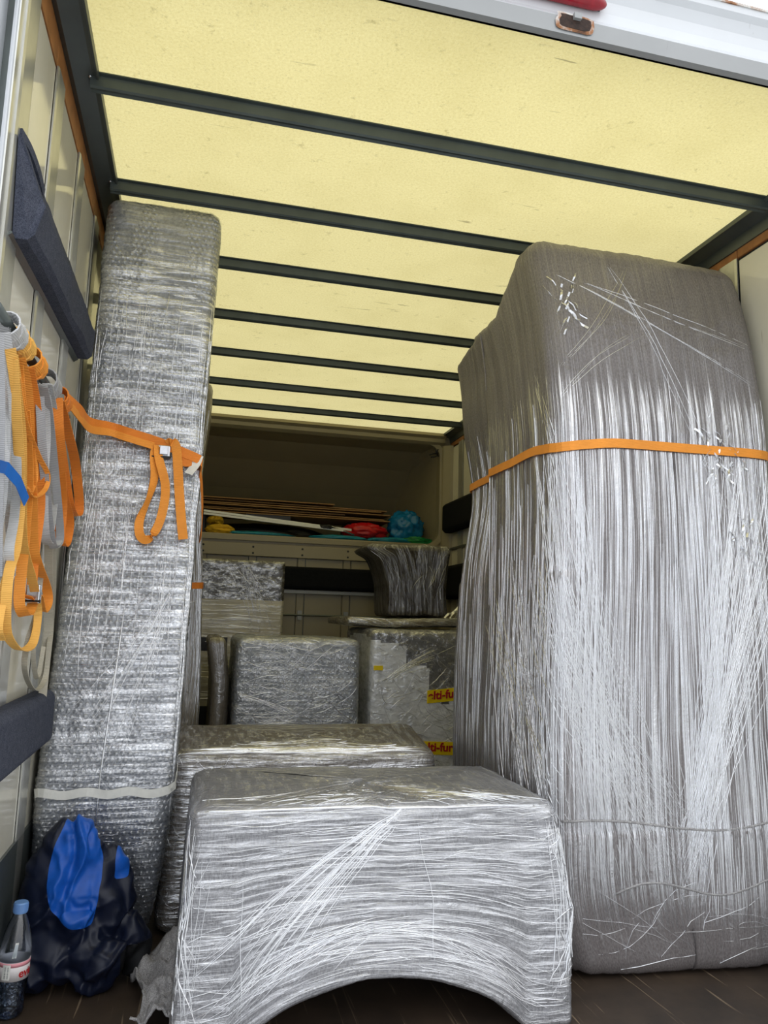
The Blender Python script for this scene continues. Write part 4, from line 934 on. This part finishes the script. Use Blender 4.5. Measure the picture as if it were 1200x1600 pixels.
m = MB().lathe(bc, [(.0329, .108), (.0331, .108), (.0331, .1165), (.0329, .1165)], 40, Rb); m.build('pink_band', M['pink'], lb, smooth=True)
def onlabel(s_, z, r=.0333):     # arc length from the side that faces the opening
    th = -PI / 2 + .18 + s_ / .0328; return bc + Rb @ Vector((r * math.cos(th), r * math.sin(th), z))
vs, fs = text_mesh('evian', .024, .0006)
MB().add([onlabel(.0115 + v.x, .086 + v.y, .0333 + v.z * .3) for v in vs], fs).build('lettering', M['red_ink'], lb)
m = MB().add([onlabel(-.0235 + .017 * (k // 2) / 6, .083 + .031 * (k % 2), .03325) for k in range(14)], [(2 * k, 2 * k + 2, 2 * k + 3, 2 * k + 1) for k in range(6)]); m.build('barcode_panel', M['white_label'], lb)
m = MB()
zz = .086
while zz < .111:
    h_ = R(.0007, .0018); m.add([onlabel(-.019, zz, .0335), onlabel(-.010, zz, .0335), onlabel(-.010, zz + h_, .0335), onlabel(-.019, zz + h_, .0335)], [(0, 1, 2, 3)]); zz += h_ + R(.0009, .0016)
m.build('barcode', M['grey_ink'], lb)
m = MB().add([onlabel(-.006, .128, .0335), onlabel(.002, .128, .0335), onlabel(.005, .158, .0305), onlabel(-.002, .158, .0305)], [(0, 1, 2, 3)]); m.build('neck_label', M['white_label'], bt)

# ---- loose blanket corner on the floor by the front table
m = MB(); nu_, nv_ = 46, 40
for j in range(nv_ + 1):
    for i in range(nu_ + 1):
        s_, q = i / nu_, j / nv_
        x = -.078 + .118 * s_ + .02 * math.sin(q * 5) * (1 - s_); y = 1.80 + .30 * q - .02 * s_
        z = .006 + .125 * s_ ** 1.6 * (.35 + .65 * q) + .038 * max(0, rid(s_ * 2.2 + q * 1.5, q * 3, 3)) * (1 - .3 * s_) + .024 * abs(math.sin(q * 8 + s_ * 5 + nz3(s_ * 3, q * 3) * 2)) * (1 - .6 * s_) + .006 * rid(s_ * 7, q * 7)
        m.v.append(Vector((x, y, z)))
W = nu_ + 1
m.f = [(j * W + i, j * W + i + 1, (j + 1) * W + i + 1, (j + 1) * W + i) for j in range(nv_) for i in range(nu_)]
o = m.build('moving_blanket', M['felt_grey'], smooth=True); q = o.modifiers.new('thickness', 'SOLIDIFY'); q.thickness = .005; q.offset = 1
tag(o, 'loose corner of grey blanket crumpled on the floor, left of the front table', 'blanket')

# ---- blue sleeve edge at the left frame side: hanging blue strap loop against the post
o = MB().ribbon(crom([(-.365, 1.36, .76), (-.338, 1.385, .71), (-.325, 1.40, .65), (-.332, 1.39, .59), (-.36, 1.36, .55)], 8), (.3, 1, 0), .05, .012).build('blue_cushion', M['royal'], smooth=True)
tag(o, 'rounded blue padded edge at the far left, beside the lower wall pad', 'padding')

# ================================================================== things in the alcove over the cab
def crumple(name, c, r, mat, label, cat, amp=.22, n=26, flat=True):
    m = MB(); blob(m, (0, 0, 0), (1, 1, 1), n); sd = R(0, 50); vs = []
    for v in m.v:
        d_ = 1 + amp * (rid(v.x * 1.8 + sd, v.y * 1.8, v.z * 1.8) - .5) + amp * .6 * (rid(v.x * 4 + sd, v.y * 4, v.z * 4) - .5)
        z_ = v.z * d_
        if flat: z_ = max(z_, -.75)
        vs.append(Vector((c[0] + v.x * d_ * r[0], c[1] + v.y * d_ * r[1], c[2] + (z_ + .75) * r[2])))
    m.v = vs; o = m.build(name, mat, smooth=True); return tag(o, label, cat)
sz = 1.427
crumple('plastic_sheet', (.36, 5.12, sz), (.26, .09, .018), M['teal'], 'folded teal plastic sheet on the shelf, left of the others', 'plastic sheet', .12)
crumple('plastic_sheet', (.93, 5.12, sz), (.20, .10, .022), M['teal'], 'folded teal plastic sheet under the red bag', 'plastic sheet', .12)
crumple('plastic_sheet', (1.32, 5.12, sz), (.19, .09, .024), M['teal'], 'folded teal plastic sheet lying right, by the green bag', 'plastic sheet', .15)
crumple('plastic_bag', (1.13, 5.20, sz + .035), (.155, .10, .060), M['redbag'], 'crumpled red bag on the alcove shelf', 'bag')
crumple('plastic_bag', (1.43, 5.22, sz + .03), (.12, .11, .12), M['bluebag'], 'large crumpled blue plastic bag in the right corner of the alcove', 'bag', .3)
crumple('plastic_bag', (1.47, 5.09, sz), (.11, .05, .030), M['greenbag'], 'small crumpled green plastic bag on the shelf edge', 'bag', .35)
crumple('cleaning_cloth', (.13, 5.08, sz), (.085, .05, .036), M['yellowbag'], 'yellow cloth crumpled on the shelf under the white rails', 'cloth', .3)
crumple('cleaning_cloth', (.10, 5.2, sz + .08), (.05, .05, .03), M['yellowbag'], 'yellow cloth poking out beside the cardboard stack', 'cloth', .3)
# white curtain rails resting on the sheets
for k, (z0, z1, y) in enumerate(((1.568, 1.497, 5.06), (1.548, 1.488, 5.045))):
    p0 = Vector((.02, y, z0)); p1 = Vector((.95 + .06 * (1 - k), y + .02, z1)); m = MB().prism([(0, 0), (.012, 0), (.012, .014), (.009, .014), (.009, .004), (.003, .004), (.003, .014), (0, .014)], p0, p1, (0, 1, 0), (0, 0, 1))
    tag(m.build('curtain_rail', M['white_rail']), ('upper' if k == 0 else 'lower') + ' of two thin white rails lying across the shelf', 'rail')
# black comb-like bracket, clamp and case
t = thing('tool_rack', (.50, 5.18, 1.53), 'black slotted bar above the white rails', 'bar')
MB().box((.30, 5.17, 1.545), (.60, 5.20, 1.585)).build('bar', M['black'], t)
m = MB(); [m.box((.42 + .012 * k, 5.165, 1.535), (.427 + .012 * k, 5.175, 1.548)) for k in range(14)]; m.build('comb_teeth', M['chrome'], t)
crumple('cable_bundle', (.84, 5.08, 1.50), (.05, .03, .018), M['black'], 'black clamp lying over the white rails', 'clamp', .4, 14)
for k in range(3):
    p0 = Vector((.84 + .02 * k, 5.07, 1.528 - .006 * k)); p1 = p0 + Vector((.15, .01, -.045))
    tag(MB().tube([p0, p1], .006, 8).build('metal_rod', M['chrome'], smooth=True), ('left', 'middle', 'right')[k] + ' one of three short metal rods fanned beside the black clamp', 'rod', 'short metal rods by the clamp')
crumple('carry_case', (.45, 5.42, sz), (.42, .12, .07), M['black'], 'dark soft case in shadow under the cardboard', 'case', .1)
for k in range(7):
    x1 = (1.30, 1.26, .98, 1.30, 1.24, 1.28, .9)[k]; z0 = 1.585 + .016 * k
    m = MB().box((-.10, 5.16 + .012 * (k % 3), z0), (x1, 5.52, z0 + .007), Matrix.Rotation(.0 + .008 * (k % 2), 3, 'Y'))
    o = m.build('cardboard_sheet', M['card'], smooth=False)
    tag(o, ('lowest', 'second lowest', 'third lowest, short', 'middle', 'third highest', 'second highest', 'topmost, short')[k] + ' brown cardboard sheet of the stack in the alcove', 'cardboard', 'cardboard sheets stacked in the alcove')
# blocks that carry the cardboard
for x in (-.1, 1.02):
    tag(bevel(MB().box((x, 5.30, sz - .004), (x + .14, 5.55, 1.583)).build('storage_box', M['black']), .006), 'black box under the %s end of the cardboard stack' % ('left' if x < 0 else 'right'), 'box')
